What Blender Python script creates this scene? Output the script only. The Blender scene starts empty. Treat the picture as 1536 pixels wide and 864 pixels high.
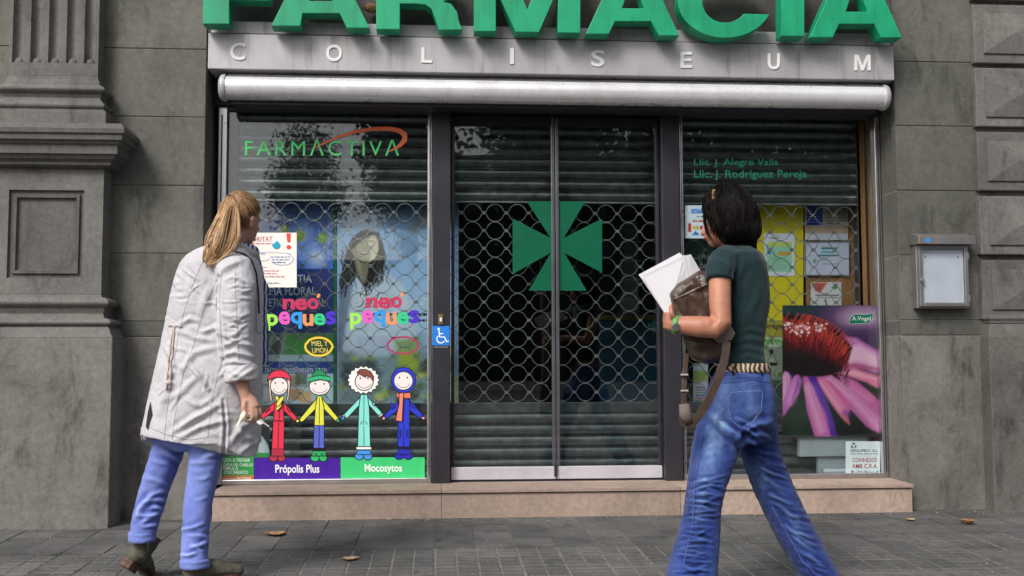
import bpy, bmesh, math, random
import numpy as np
from mathutils import Vector, Matrix
from mathutils.bvhtree import BVHTree

S = bpy.context.scene
COL = S.collection
random.seed(7)
rng = np.random.default_rng(11)

# ------------------------------------------------------------------ camera
F_PX = 1560.0
YAW, PITCH, ROLL = 0.0707, 0.0690, -0.0027
CAM = Vector((0.0, -6.37, 0.904))
_r0 = Vector((math.cos(YAW), -math.sin(YAW), 0))
FWD = Vector((math.sin(YAW) * math.cos(PITCH), math.cos(YAW) * math.cos(PITCH), math.sin(PITCH)))
_u0 = _r0.cross(FWD)
RGT = _r0 * math.cos(ROLL) + _u0 * math.sin(ROLL)
UPV = -_r0 * math.sin(ROLL) + _u0 * math.cos(ROLL)
cam_d = bpy.data.cameras.new('camera')
cam_d.sensor_width = 36.0
cam_d.lens = F_PX / 1536 * 36
cam_d.clip_start = 0.05
cam_d.clip_end = 2000
cam = bpy.data.objects.new('camera', cam_d)
COL.objects.link(cam)
M3 = Matrix((RGT, UPV, -FWD)).transposed()
cam.matrix_world = Matrix.Translation(CAM) @ M3.to_4x4()
S.camera = cam

# ------------------------------------------------------------------ sky and sun (bright overcast)
SUN_EL, SUN_AZ = math.radians(42), math.radians(216)      # azimuth clockwise from +Y
w = bpy.data.worlds.new('World'); S.world = w; w.use_nodes = True
nt = w.node_tree; nt.nodes.clear()
sky = nt.nodes.new('ShaderNodeTexSky'); sky.sky_type = 'NISHITA'; sky.sun_disc = False
sky.sun_elevation = SUN_EL; sky.sun_rotation = SUN_AZ
sky.air_density = 1.0; sky.dust_density = 4.0; sky.ozone_density = 1.0
hs = nt.nodes.new('ShaderNodeHueSaturation'); hs.inputs['Saturation'].default_value = 0.45
bg = nt.nodes.new('ShaderNodeBackground'); bg.inputs['Strength'].default_value = 0.095
wo = nt.nodes.new('ShaderNodeOutputWorld')
nt.links.new(sky.outputs[0], hs.inputs['Color']); nt.links.new(hs.outputs[0], bg.inputs[0]); nt.links.new(bg.outputs[0], wo.inputs[0])
sd = bpy.data.lights.new('sun', 'SUN'); sd.energy = 1.5; sd.angle = math.radians(20); sd.color = (1, 0.97, 0.93)
sun = bpy.data.objects.new('sun', sd); COL.objects.link(sun)
sdir = Vector((math.sin(SUN_AZ) * math.cos(SUN_EL), math.cos(SUN_AZ) * math.cos(SUN_EL), math.sin(SUN_EL)))
sun.rotation_euler = sdir.to_track_quat('Z', 'Y').to_euler()
sun.location = (-3, -9, 12)
S.view_settings.view_transform = 'Standard'; S.view_settings.look = 'None'
S.view_settings.gamma = 1; S.view_settings.use_curve_mapping = False
S.view_settings.exposure = 0.68
S.cycles.transparent_max_bounces = 16
S.cycles.max_bounces = 8

# ------------------------------------------------------------------ helpers
def at(px, py, Y):
    """point of the vertical plane y=Y seen at photograph pixel (px,py) of 1536x864"""
    d = FWD + RGT * ((px - 768) / F_PX) - UPV * ((py - 432) / F_PX)
    return CAM + d * ((Y - CAM.y) / d.y)

def ray(px, py):
    return (FWD + RGT * ((px - 768) / F_PX) - UPV * ((py - 432) / F_PX)).normalized()

_CA = np.array(CAM); _RA = np.array(RGT); _UA = np.array(UPV); _FA = np.array(FWD)
def proj(V):
    d = V - _CA
    z = d @ _FA
    return 768 + F_PX * (d @ _RA) / z, 432 - F_PX * (d @ _UA) / z

def lin(h):
    """#rrggbb -> linear"""
    h = h.lstrip('#')
    o = []
    for i in (0, 2, 4):
        c = int(h[i:i + 2], 16) / 255
        o.append(c / 12.92 if c <= 0.04045 else ((c + 0.055) / 1.055) ** 2.4)
    return tuple(o)

ORG = {}
def finish(o, label=None, cat=None, group=None, kind=None):
    if label: o['label'] = label
    if cat: o['category'] = cat
    if group: o['group'] = group
    if kind: o['kind'] = kind
    return o

def thing(name, loc, label, cat, group=None):
    o = bpy.data.objects.new(name, None); COL.objects.link(o)
    o.location = loc; o.empty_display_size = 0.1
    ORG[o.name] = Vector(loc)
    return finish(o, label, cat, group)

def link_mesh(name, me, mat, parent=None, org=None):
    o = bpy.data.objects.new(name, me); COL.objects.link(o)
    if mat is not None and not me.materials: me.materials.append(mat)
    if parent is not None:
        o.parent = parent; ORG[o.name] = ORG[parent.name]
    else:
        ORG[o.name] = org or Vector((0, 0, 0)); o.location = ORG[o.name]
    return o

class MB:
    def __init__(s):
        s.v = []; s.f = []; s.c = None
    def add(s, vs, fs):
        n = len(s.v); s.v += [tuple(x) for x in vs]
        s.f += [tuple(i + n for i in f) for f in fs]; return s
    def box(s, x0, x1, y0, y1, z0, z1):
        x0, x1 = min(x0, x1), max(x0, x1); y0, y1 = min(y0, y1), max(y0, y1); z0, z1 = min(z0, z1), max(z0, z1)
        return s.add([(x0, y0, z0), (x1, y0, z0), (x1, y1, z0), (x0, y1, z0), (x0, y0, z1), (x1, y0, z1), (x1, y1, z1), (x0, y1, z1)],
              [(0, 3, 2, 1), (4, 5, 6, 7), (0, 1, 5, 4), (1, 2, 6, 5), (2, 3, 7, 6), (3, 0, 4, 7)])
    def loft(s, rings, cap=True, closed=True):
        n = len(rings[0]); base = len(s.v)
        for r in rings: s.v += [tuple(p) for p in r]
        for i in range(len(rings) - 1):
            for j in range(n if closed else n - 1):
                k = (j + 1) % n
                s.f.append((base + i * n + j, base + i * n + k, base + (i + 1) * n + k, base + (i + 1) * n + j))
        if cap and closed:
            s.f.append(tuple(base + j for j in range(n))[::-1])
            s.f.append(tuple(base + (len(rings) - 1) * n + j for j in range(n)))
        return s
    def tube(s, pts, rad, n=8, ref=None, flat=1.0):
        """tube along pts; rad number or list (or list of (ra, rb)); ref = direction of the first axis"""
        pts = [Vector(p) for p in pts]
        if not isinstance(rad, (list, tuple)): rad = [rad] * len(pts)
        rings = []; prev = None
        for i, p in enumerate(pts):
            a = pts[max(i - 1, 0)]; b = pts[min(i + 1, len(pts) - 1)]
            t = (b - a).normalized()
            r0 = Vector(ref) if ref is not None else (prev if prev is not None else (Vector((0, 0, 1)) if abs(t.z) < .9 else Vector((1, 0, 0))))
            e1 = (r0 - t * r0.dot(t)).normalized(); e2 = t.cross(e1); prev = e1
            ra, rb = rad[i] if isinstance(rad[i], (list, tuple)) else (rad[i], rad[i] * flat)
            rings.append([p + e1 * (ra * math.cos(2 * math.pi * k / n)) + e2 * (rb * math.sin(2 * math.pi * k / n)) for k in range(n)])
        return s.loft(rings)
    def ball(s, c, rx, ry, rz, M=None, n=16, m=10):
        c = Vector(c); rings = []
        for i in range(1, m):
            th = math.pi * i / m
            ring = []
            for k in range(n):
                ph = 2 * math.pi * k / n
                p = Vector((rx * math.sin(th) * math.cos(ph), ry * math.sin(th) * math.sin(ph), -rz * math.cos(th)))
                ring.append(c + (M @ p if M is not None else p))
            rings.append(ring)
        b = len(s.v); s.loft(rings, cap=False)
        lo = Vector((0, 0, -rz)); hi = Vector((0, 0, rz))
        s.v += [tuple(c + (M @ lo if M is not None else lo)), tuple(c + (M @ hi if M is not None else hi))]
        L = b + (m - 1) * n
        for k in range(n):
            s.f.append((L, b + (k + 1) % n, b + k)); t = b + (m - 2) * n
            s.f.append((L + 1, t + k, t + (k + 1) % n))
        return s
    def prism(s, poly, y0, y1):
        """poly: world (x,z) outline counter-clockwise seen from -Y; y0 front"""
        n = len(poly)
        a = sum(poly[i][0] * poly[(i + 1) % n][1] - poly[(i + 1) % n][0] * poly[i][1] for i in range(n))
        if a < 0: poly = poly[::-1]
        return s.add([(x, y0, z) for x, z in poly] + [(x, y1, z) for x, z in poly],
              [tuple(range(n)), tuple(range(2 * n - 1, n - 1, -1))] + [((i + 1) % n, i, i + n, (i + 1) % n + n) for i in range(n)])
    def remesh(s, voxel, smooth=3, factor=.5):
        me = bpy.data.meshes.new('tmp'); me.from_pydata(s.v, [], s.f)
        o = bpy.data.objects.new('tmp', me); COL.objects.link(o)
        m = o.modifiers.new('r', 'REMESH'); m.mode = 'VOXEL'; m.voxel_size = voxel
        if smooth:
            q = o.modifiers.new('s', 'SMOOTH'); q.iterations = smooth; q.factor = factor
        dg = bpy.context.evaluated_depsgraph_get()
        e = o.evaluated_get(dg); m2 = bpy.data.meshes.new_from_object(e)
        bpy.data.objects.remove(o); bpy.data.meshes.remove(me)
        return m2
    def mesh(s, name):
        me = bpy.data.meshes.new(name); me.from_pydata(s.v, [], s.f); me.update(); return me
    def build(s, name, mat, parent=None, smooth=False, bevel=0, seg=2, label=None, cat=None, group=None, kind=None, sub=0):
        vs = s.v
        if parent is not None: org = ORG[parent.name]
        else:
            a = np.array(vs); org = Vector(((a[:, 0].min() + a[:, 0].max()) / 2, (a[:, 1].min() + a[:, 1].max()) / 2, a[:, 2].min()))
        me = bpy.data.meshes.new(name)
        me.from_pydata([(x - org.x, y - org.y, z - org.z) for x, y, z in vs], [], s.f); me.update()
        bm = bmesh.new(); bm.from_mesh(me); bmesh.ops.recalc_face_normals(bm, faces=bm.faces)
        bm.to_mesh(me); bm.free()
        if smooth: me.shade_smooth()
        o = link_mesh(name, me, mat, parent, org)
        if bevel:
            b = o.modifiers.new('bevel', 'BEVEL'); b.width = bevel; b.segments = seg; b.limit_method = 'ANGLE'; b.angle_limit = math.radians(35)
        if sub:
            b = o.modifiers.new('sub', 'SUBSURF'); b.levels = sub; b.render_levels = sub
        return finish(o, label, cat, group, kind)

class Flat:
    """flat print in photograph pixels, laid on the plane y=Y; each element sits a hair proud of the last"""
    def __init__(s, Y, step=0.00012):
        s.Y = Y; s.step = step; s.v = []; s.f = []
    def poly(s, pts):
        n = len(s.v); P = [at(x, y, s.Y) for x, y in pts]
        a = sum(P[i].x * P[(i + 1) % len(P)].z - P[(i + 1) % len(P)].x * P[i].z for i in range(len(P)))
        if a < 0: P = P[::-1]
        s.v += [tuple(p) for p in P]; s.f.append(tuple(range(n, n + len(P)))); s.Y -= s.step; return s
    def disc(s, cx, cy, rx, ry=None, n=28):
        ry = ry or rx
        return s.poly([(cx + rx * math.cos(2 * math.pi * k / n), cy + ry * math.sin(2 * math.pi * k / n)) for k in range(n)])
    def rect(s, x0, y0, x1, y1): return s.poly([(x0, y0), (x1, y0), (x1, y1), (x0, y1)])
    def stroke(s, pts, w, closed=False):
        pts = [Vector((p[0], p[1])) for p in pts]; n = len(pts); A = []; B = []
        ws = w if isinstance(w, (list, tuple)) else [w] * n
        for i in range(n):
            a = pts[i - 1] if (i > 0 or closed) else pts[i]; b = pts[(i + 1) % n] if (i < n - 1 or closed) else pts[i]
            t = (b - a)
            if t.length < 1e-6: t = Vector((1, 0))
            t.normalize(); nn = Vector((-t.y, t.x)) * ws[i] / 2
            A.append(pts[i] + nn); B.append(pts[i] - nn)
        k = len(s.v)
        for a, b in zip(A, B): s.v += [tuple(at(a.x, a.y, s.Y)), tuple(at(b.x, b.y, s.Y))]
        for i in range(n if closed else n - 1):
            j = (i + 1) % n; s.f.append((k + 2 * i, k + 2 * j, k + 2 * j + 1, k + 2 * i + 1))
        s.Y -= s.step; return s
    def text(s, txt, x0, y0, x1, y1, bold=0.0, shear=0.0, space=1.0):
        vs, fs = text_mesh(txt, bold, shear, space); n = len(s.v)
        p00, p10, p01, p11 = at(x0, y1, s.Y), at(x1, y1, s.Y), at(x0, y0, s.Y), at(x1, y0, s.Y)
        for u, v in vs:
            s.v.append(tuple((p00 * (1 - u) + p10 * u) * (1 - v) + (p01 * (1 - u) + p11 * u) * v))
        s.f += [tuple(i + n for i in f) for f in fs]; s.Y -= s.step; return s
    def build(s, name, mat, parent=None, **k):
        m = MB(); m.v = s.v; m.f = s.f
        return m.build(name, mat, parent, **k)

_TX = {}
def text_mesh(txt, bold=0.0, shear=0.0, space=1.0):
    key = (txt, bold, shear, space)
    if key in _TX: return _TX[key]
    cu = bpy.data.curves.new('t', 'FONT'); cu.body = txt; cu.size = 1; cu.offset = bold; cu.shear = shear; cu.space_character = space
    cu.resolution_u = 4; cu.fill_mode = 'FRONT'
    o = bpy.data.objects.new('t', cu); COL.objects.link(o)
    e = o.evaluated_get(bpy.context.evaluated_depsgraph_get()); me = bpy.data.meshes.new_from_object(e)
    V = np.array([v.co[:2] for v in me.vertices]); fs = [tuple(p.vertices) for p in me.polygons]
    bpy.data.objects.remove(o); bpy.data.curves.remove(cu); bpy.data.meshes.remove(me)
    lo = V.min(0); hi = V.max(0); V = (V - lo) / (hi - lo)
    _TX[key] = ([tuple(v) for v in V], fs); return _TX[key]

# ------------------------------------------------------------------ materials
def newmat(name):
    m = bpy.data.materials.new(name); m.use_nodes = True
    return m, m.node_tree, m.node_tree.nodes['Principled BSDF']

def N(nt, t, **k):
    n = nt.nodes.new(t)
    for a, b in k.items(): setattr(n, a, b)
    return n

def ramp(nt, fac, stops):
    r = N(nt, 'ShaderNodeValToRGB'); e = r.color_ramp.elements
    while len(e) < len(stops): e.new(.5)
    for x, (p, c) in zip(e, stops):
        x.position = p; x.color = (*c, 1) if len(c) == 3 else c
    nt.links.new(fac, r.inputs[0]); return r.outputs[0]

def mixc(nt, fac, a, b, mode='MIX'):
    n = N(nt, 'ShaderNodeMix', data_type='RGBA', blend_type=mode)
    if hasattr(fac, 'is_linked'): nt.links.new(fac, n.inputs[0])
    else: n.inputs[0].default_value = fac
    for i, q in ((6, a), (7, b)):
        if hasattr(q, 'is_linked'): nt.links.new(q, n.inputs[i])
        else: n.inputs[i].default_value = (*q, 1)
    return n.outputs[2]

def noise(nt, vec, scale, detail=4, rough=.6, dist=0):
    n = N(nt, 'ShaderNodeTexNoise'); n.inputs['Scale'].default_value = scale; n.inputs['Detail'].default_value = detail
    n.inputs['Roughness'].default_value = rough; n.inputs['Distortion'].default_value = dist
    if vec is not None: nt.links.new(vec, n.inputs['Vector'])
    return n.outputs[0]

def worldpos(nt, scale=(1, 1, 1)):
    g = N(nt, 'ShaderNodeNewGeometry'); m = N(nt, 'ShaderNodeMapping'); m.inputs['Scale'].default_value = scale
    nt.links.new(g.outputs['Position'], m.inputs[0]); return m.outputs[0]

def bump(nt, h, bs, strength=.3, dist=.01):
    b = N(nt, 'ShaderNodeBump'); b.inputs['Strength'].default_value = strength; b.inputs['Distance'].default_value = dist
    nt.links.new(h, b.inputs['Height']); nt.links.new(b.outputs[0], bs.inputs['Normal']); return b

def mat_plain(name, col, rough=.6, metal=0, var=.12, vscale=6, bmp=0, bscale=60, bdist=.002, spec=.5):
    m, nt, bs = newmat(name)
    p = worldpos(nt)
    if var:
        f = noise(nt, p, vscale, 5)
        c = ramp(nt, f, [(.3, tuple(x * (1 - var) for x in col)), (.7, tuple(min(x * (1 + var), 1) for x in col))])
        nt.links.new(c, bs.inputs['Base Color'])
        rr = N(nt, 'ShaderNodeMapRange'); rr.inputs['To Min'].default_value = max(rough - .08, .02); rr.inputs['To Max'].default_value = min(rough + .08, 1)
        nt.links.new(f, rr.inputs[0]); nt.links.new(rr.outputs[0], bs.inputs['Roughness'])
    else:
        bs.inputs['Base Color'].default_value = (*col, 1); bs.inputs['Roughness'].default_value = rough
    bs.inputs['Metallic'].default_value = metal; bs.inputs['Specular IOR Level'].default_value = spec
    if bmp: bump(nt, noise(nt, p, bscale, 4), bs, bmp, bdist)
    return m

def mat_stone(name, base, warm, dark=.55, streak=1.0, bmp=.35, blot=.45, gum=False):
    m, nt, bs = newmat(name)
    p = worldpos(nt); pv = worldpos(nt, (3, 3, 1.1)); 
    big = noise(nt, p, 1.6, 6, .65)
    fine = noise(nt, p, 38, 6, .7)
    st = noise(nt, pv, 2.2, 6, .68, .4)
    c = ramp(nt, big, [(.3, tuple(x * .72 for x in base)), (.52, base), (.72, warm)])
    oi = N(nt, 'ShaderNodeObjectInfo')
    tone = ramp(nt, oi.outputs['Random'], [(0, (.8, .8, .8)), (1, (1.14, 1.13, 1.12))])
    c = mixc(nt, 1, c, tone, 'MULTIPLY')
    c = mixc(nt, .75, c, ramp(nt, fine, [(.25, (.68, .68, .68)), (.7, (1.25, 1.25, 1.25))]), 'MULTIPLY')
    c = mixc(nt, streak, c, ramp(nt, st, [(.3, (dark, dark, dark * .96)), (.46, (1, 1, 1)), (.72, (1.14, 1.14, 1.12))]), 'MULTIPLY')
    bl = noise(nt, p, 3.6, 8, .72, .5)
    c = mixc(nt, blot, c, ramp(nt, bl, [(.33, (.5, .5, .48)), (.42, (1, 1, 1)), (.62, (1, 1, 1)), (.7, (1.16, 1.16, 1.14))]), 'MULTIPLY')
    # scuffs and pits with shapes of their own
    v = N(nt, 'ShaderNodeTexVoronoi'); v.inputs['Scale'].default_value = 26; nt.links.new(p, v.inputs['Vector'])
    pit = ramp(nt, v.outputs['Distance'], [(.0, (.45, .45, .45)), (.1, (1, 1, 1))])
    c = mixc(nt, .35, c, pit, 'MULTIPLY')
    if gum:
        gv = N(nt, 'ShaderNodeTexVoronoi'); gv.inputs['Scale'].default_value = 5; gv.inputs['Randomness'].default_value = 1; nt.links.new(p, gv.inputs['Vector'])
        c = mixc(nt, 1, c, ramp(nt, gv.outputs['Distance'], [(.06, (.5, .5, .5)), (.1, (1, 1, 1))]), 'MULTIPLY')
    nt.links.new(c, bs.inputs['Base Color']); bs.inputs['Roughness'].default_value = .88
    bs.inputs['Specular IOR Level'].default_value = .25
    h = N(nt, 'ShaderNodeMath', operation='ADD'); nt.links.new(fine, h.inputs[0]); nt.links.new(noise(nt, p, 9, 5), h.inputs[1])
    bump(nt, h.outputs[0], bs, bmp, .008)
    return m

def mat_glass(name, tint=(.9, .93, .93), refl=.058):
    m = bpy.data.materials.new(name); m.use_nodes = True; nt = m.node_tree; nt.nodes.clear()
    o = N(nt, 'ShaderNodeOutputMaterial'); t = N(nt, 'ShaderNodeBsdfTransparent'); t.inputs[0].default_value = (*tint, 1)
    g = N(nt, 'ShaderNodeBsdfGlossy'); g.inputs['Roughness'].default_value = .013; g.inputs[0].default_value = (1, 1, 1, 1)
    lw = N(nt, 'ShaderNodeLayerWeight'); lw.inputs[0].default_value = .5
    pw = N(nt, 'ShaderNodeMath', operation='POWER'); pw.inputs[1].default_value = 5; nt.links.new(lw.outputs['Facing'], pw.inputs[0])
    ma = N(nt, 'ShaderNodeMath', operation='MULTIPLY_ADD'); ma.inputs[1].default_value = 1 - refl; ma.inputs[2].default_value = refl
    nt.links.new(pw.outputs[0], ma.inputs[0])
    p = worldpos(nt); b = N(nt, 'ShaderNodeBump'); b.inputs['Strength'].default_value = .012; b.inputs['Distance'].default_value = .02
    nt.links.new(noise(nt, p, 2.2, 2), b.inputs['Height']); nt.links.new(b.outputs[0], g.inputs['Normal'])
    x = N(nt, 'ShaderNodeMixShader'); nt.links.new(ma.outputs[0], x.inputs[0]); nt.links.new(t.outputs[0], x.inputs[1]); nt.links.new(g.outputs[0], x.inputs[2])
    nt.links.new(x.outputs[0], o.inputs[0]); return m

def mat_vcol(name, rough=.5, bmp=0, bscale=300):
    m, nt, bs = newmat(name)
    a = N(nt, 'ShaderNodeVertexColor', layer_name='Col'); nt.links.new(a.outputs[0], bs.inputs['Base Color'])
    bs.inputs['Roughness'].default_value = rough
    if bmp: bump(nt, noise(nt, worldpos(nt), bscale, 4), bs, bmp, .002)
    return m

def mat_cloth(name, col, var=.12, weave=900, bmp=.25, vcol=False, rough=.9, wr=(14, .35)):
    m, nt, bs = newmat(name)
    p = worldpos(nt)
    c = ramp(nt, noise(nt, p, 7, 6, .65), [(.3, tuple(x * (1 - var) for x in col)), (.7, tuple(min(1, x * (1 + var)) for x in col))])
    c = mixc(nt, .5, c, ramp(nt, noise(nt, p, 160, 3), [(.3, (.8, .8, .8)), (.7, (1.15, 1.15, 1.15))]), 'MULTIPLY')
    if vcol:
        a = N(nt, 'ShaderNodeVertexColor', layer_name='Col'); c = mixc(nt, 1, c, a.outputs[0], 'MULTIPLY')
    nt.links.new(c, bs.inputs['Base Color']); bs.inputs['Roughness'].default_value = rough
    bs.inputs['Specular IOR Level'].default_value = .2; bs.inputs['Sheen Weight'].default_value = .15
    h = N(nt, 'ShaderNodeMath', operation='MULTIPLY_ADD'); h.inputs[1].default_value = .12
    nt.links.new(noise(nt, p, weave, 2), h.inputs[0]); nt.links.new(noise(nt, p, wr[0], 5, .6, .8), h.inputs[2])
    bump(nt, h.outputs[0], bs, wr[1], .02)
    return m

def mat_hair(name, dark, mid, light, rough=.45, spec=.4):
    m, nt, bs = newmat(name)
    g = N(nt, 'ShaderNodeNewGeometry')
    c = ramp(nt, g.outputs['Random Per Island'], [(0, dark), (.45, mid), (1, light)])
    c = mixc(nt, .6, c, ramp(nt, noise(nt, worldpos(nt), 30, 3), [(.3, (.7, .7, .7)), (.7, (1.2, 1.2, 1.2))]), 'MULTIPLY')
    nt.links.new(c, bs.inputs['Base Color']); bs.inputs['Roughness'].default_value = rough
    bs.inputs['Specular IOR Level'].default_value = spec
    return m

MAT = {}
def P(hexc, rough=.45):
    """print / paint colour"""
    k = ('p', hexc, rough)
    if k not in MAT: MAT[k] = mat_plain('print_' + hexc.lstrip('#'), lin(hexc), rough, var=.05, vscale=20)
    return MAT[k]

M_WALL = mat_stone('stone_wall', (.128, .128, .113), (.152, .15, .132))
M_PIL = mat_stone('stone_pilaster', (.145, .141, .134), (.17, .164, .152), .6)
M_PLINTH = mat_stone('stone_plinth', (.165, .16, .147), (.195, .188, .172), .42, 1.0, .5)
M_TILE = mat_stone('pavement_tile', (.116, .115, .114), (.15, .148, .145), .55, .8, .7, .6, True)
M_GROUT = mat_plain('joint_dirt', (.17, .163, .15), .95, var=.5, vscale=30, bmp=.5, bscale=120, bdist=.004)
M_STEP = mat_stone('step_granite', (.37, .285, .235), (.42, .32, .265), .8, .6, .1, .3)
M_FASCIA = None
M_ALU = mat_plain('aluminium', (.62, .61, .62), .32, 1, .1, 9, .05, 200)
M_ALUK = mat_plain('kick_plate_metal', (.6, .57, .63), .42, .25, .14, 5, .08, 120)
M_DARKF = mat_plain('dark_frame_paint', (.034, .031, .04), .38, .2, .15, 6, .05, 150)
M_BLACK = mat_plain('black_gap', (.012, .012, .013), .7, var=.2)
M_SLAT = mat_plain('shutter_steel', (.165, .185, .18), .33, .85, .35, 14, .25, 90, .002)
M_WIRE = mat_plain('grille_steel', (.3, .32, .31), .38, .7, .3, 18)
M_GLASS = mat_glass('window_glass')
def mat_sign():
    m, nt, bs = newmat('sign_green'); g = lin('#009c6d')
    c = ramp(nt, noise(nt, worldpos(nt), 3.5, 5, .65), [(.3, tuple(x * .8 for x in g)), (.7, tuple(x * 1.15 + .004 for x in g))])
    c = mixc(nt, .6, c, ramp(nt, noise(nt, worldpos(nt, (9, 9, .9)), 2, 7, .7), [(.33, (.6, .6, .55)), (.5, (1, 1, 1))]), 'MULTIPLY')
    nt.links.new(c, bs.inputs['Base Color']); bs.inputs['Roughness'].default_value = .5
    bump(nt, noise(nt, worldpos(nt), 6, 3), bs, .08, .01); return m
M_GREEN = mat_sign()
M_WHITE = mat_plain('white_paint', (.8, .8, .79), .4, 0, .05)
M_WOOD = None
M_LEAF = mat_plain('dry_leaf', (.36, .19, .09), .8, 0, .4, 60, .5, 200)
M_VC = mat_vcol('printed_sheet', .45)

def mat_fascia():
    m, nt, bs = newmat('fascia_metal')
    p = worldpos(nt); pv = worldpos(nt, (9, 9, .8))
    c = ramp(nt, noise(nt, p, 2.5, 5), [(.3, (.36, .345, .365)), (.7, (.47, .455, .475))])
    c = mixc(nt, .9, c, ramp(nt, noise(nt, pv, 1.6, 7, .7, .3), [(.3, (.5, .49, .47)), (.46, (1, 1, 1)), (.8, (1.08, 1.08, 1.08))]), 'MULTIPLY')
    nt.links.new(c, bs.inputs['Base Color']); bs.inputs['Roughness'].default_value = .5; bs.inputs['Metallic'].default_value = .25
    bump(nt, noise(nt, p, 40, 3), bs, .06, .004); return m
M_FASCIA = mat_fascia()

def mat_wood(name, a, b):
    m, nt, bs = newmat(name)
    pv = worldpos(nt, (30, 30, 1.6)); c = ramp(nt, noise(nt, pv, 1.5, 5, .6, .6), [(.3, a), (.7, b)])
    nt.links.new(c, bs.inputs['Base Color']); bs.inputs['Roughness'].default_value = .45; return m
M_WOOD = mat_wood('wood_board', (.22, .1, .035), (.36, .18, .07))

# ------------------------------------------------------------------ planes of the place
YW = -0.25        # wall face
YG = 0.0          # shop window glass
YS = 0.15         # roller shutter
YP = 0.30         # panels behind the shutter
SLOPE = 0.03
def gz(y): return SLOPE * (y + 0.32) if y < -0.32 else 0.0

XL = at(305, 345, YW).x; XR = at(1350, 430, YW).x           # edges of the shop opening in the wall
ZTOP = at(768, 118, -.33).z

# ------------------------------------------------------------------ pavement
pav = MB(); n = 30
pav.add([(-40, -.1, -.0045), (40, -.1, -.0045), (40, -.32, -.0045), (-40, -.32, -.0045), (40, -9, gz(-9) - .0045), (-40, -9, gz(-9) - .0045)], [(0, 3, 2, 1), (3, 5, 4, 2)])
pavement = pav.build('pavement', M_GROUT, kind='structure')
T = 0.2
jx = at(706, 780, -.32).x
def tile_mesh(kind, k):
    m = MB(); h = T / 2 - .0022; r = random.Random(k)
    if kind == 'plain':
        m.box(-h, h, -h, h, -.02, 0)
    else:
        m.box(-h, h, -h, h, -.02, -.003); nb = len(m.f)
        g = .003
        for i in range(2):
            for j in range(3):
                x0 = -h + i * h + g; x1 = -h + (i + 1) * h - g
                y0 = -h + j * 2 * h / 3 + g; y1 = -h + (j + 1) * 2 * h / 3 - g
                z = -r.random() * .001
                b = .003
                m.add([(x0, y0, -.0031), (x1, y0, -.0031), (x1, y1, -.0031), (x0, y1, -.0031),
                       (x0 + b, y0 + b, z), (x1 - b, y0 + b, z), (x1 - b, y1 - b, z), (x0 + b, y1 - b, z)],
                      [(4, 5, 6, 7), (0, 1, 5, 4), (1, 2, 6, 5), (2, 3, 7, 6), (3, 0, 4, 7)])
    me = m.mesh('tile'); me.materials.append(M_TILE)
    if kind != 'plain':
        me.materials.append(M_GROUT)
        for i in range(6): me.polygons[i].material_index = 1
    return me
PL = [tile_mesh('plain', i) for i in range(3)]; GR = [tile_mesh('groove', i) for i in range(4)]
rest = MB()
cand = []
for j in range(0, 42):
    y = -.335 - T * (j + .5)
    for i in range(-40, 40):
        x = jx + T * (i + .5)
        c = Vector((x, y, gz(y)))
        if y > CAM.y + .6:
            px, py = proj(np.array([c])); px = px[0]; py = py[0]
            vis = -45 < px < 1581 and py < 905 and y > -2.6
        else: vis = False
        if abs(x) > 6 and not vis: continue
        cand.append((vis, j, x, y))
tilt = math.atan(SLOPE)
ntile = 0
for vis, j, x, y in sorted(cand, key=lambda q: (not q[0], q[3])):
    groove = y < -1.12 + .035 * x
    if vis and ntile < 300:
        ntile += 1
        me = random.choice(GR if groove else PL)
        o = bpy.data.objects.new('tile', me); COL.objects.link(o); o.parent = pavement
        o.location = Vector((x, y, gz(y) + random.uniform(-.0022, .0018))) - ORG[pavement.name]
        o.rotation_euler = (tilt + random.uniform(-.006, .006), random.uniform(-.006, .006), random.uniform(-.012, .012))
        if not groove: o.rotation_euler.z += 0
    else:
        h = T / 2 - .0025; z0 = gz(y - h); z1 = gz(y + h)
        rest.add([(x - h, y - h, z0), (x + h, y - h, z0), (x + h, y + h, z1), (x - h, y + h, z1)], [(0, 1, 2, 3)])
rest.build('outer_tiles', M_TILE, pavement, kind='stuff')
# mortar strip along the wall foot
m = MB(); m.box(-8, 8, -.337, -.2, -.03, .001); m.build('mortar_strip', mat_plain('foot_dirt', (.085, .082, .075), .95, var=.6, vscale=22, bmp=.8, bscale=60, bdist=.006), pavement)

# kerb, road and the far pavement behind the camera
zc = gz(-9)
MB().box(-40, 40, -9.25, -9, zc - .3, zc + .004).build('kerb', M_STEP, kind='structure', bevel=.01)
M_ASPH = mat_plain('asphalt', (.05, .05, .052), .9, var=.25, bmp=.5, bscale=150)
road = MB(); road.add([(-400, -9.25, zc - .13), (400, -9.25, zc - .13), (400, -60, zc - .13), (-400, -60, zc - .13)], [(0, 3, 2, 1)])
road.build('road', M_ASPH, kind='structure')
g = MB(); g.add([(-900, -900, zc - .3), (900, -900, zc - .3), (900, 900, zc - .3), (-900, 900, zc - .3)], [(0, 1, 2, 3)]); g.build('ground', M_ASPH, kind='structure')

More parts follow.
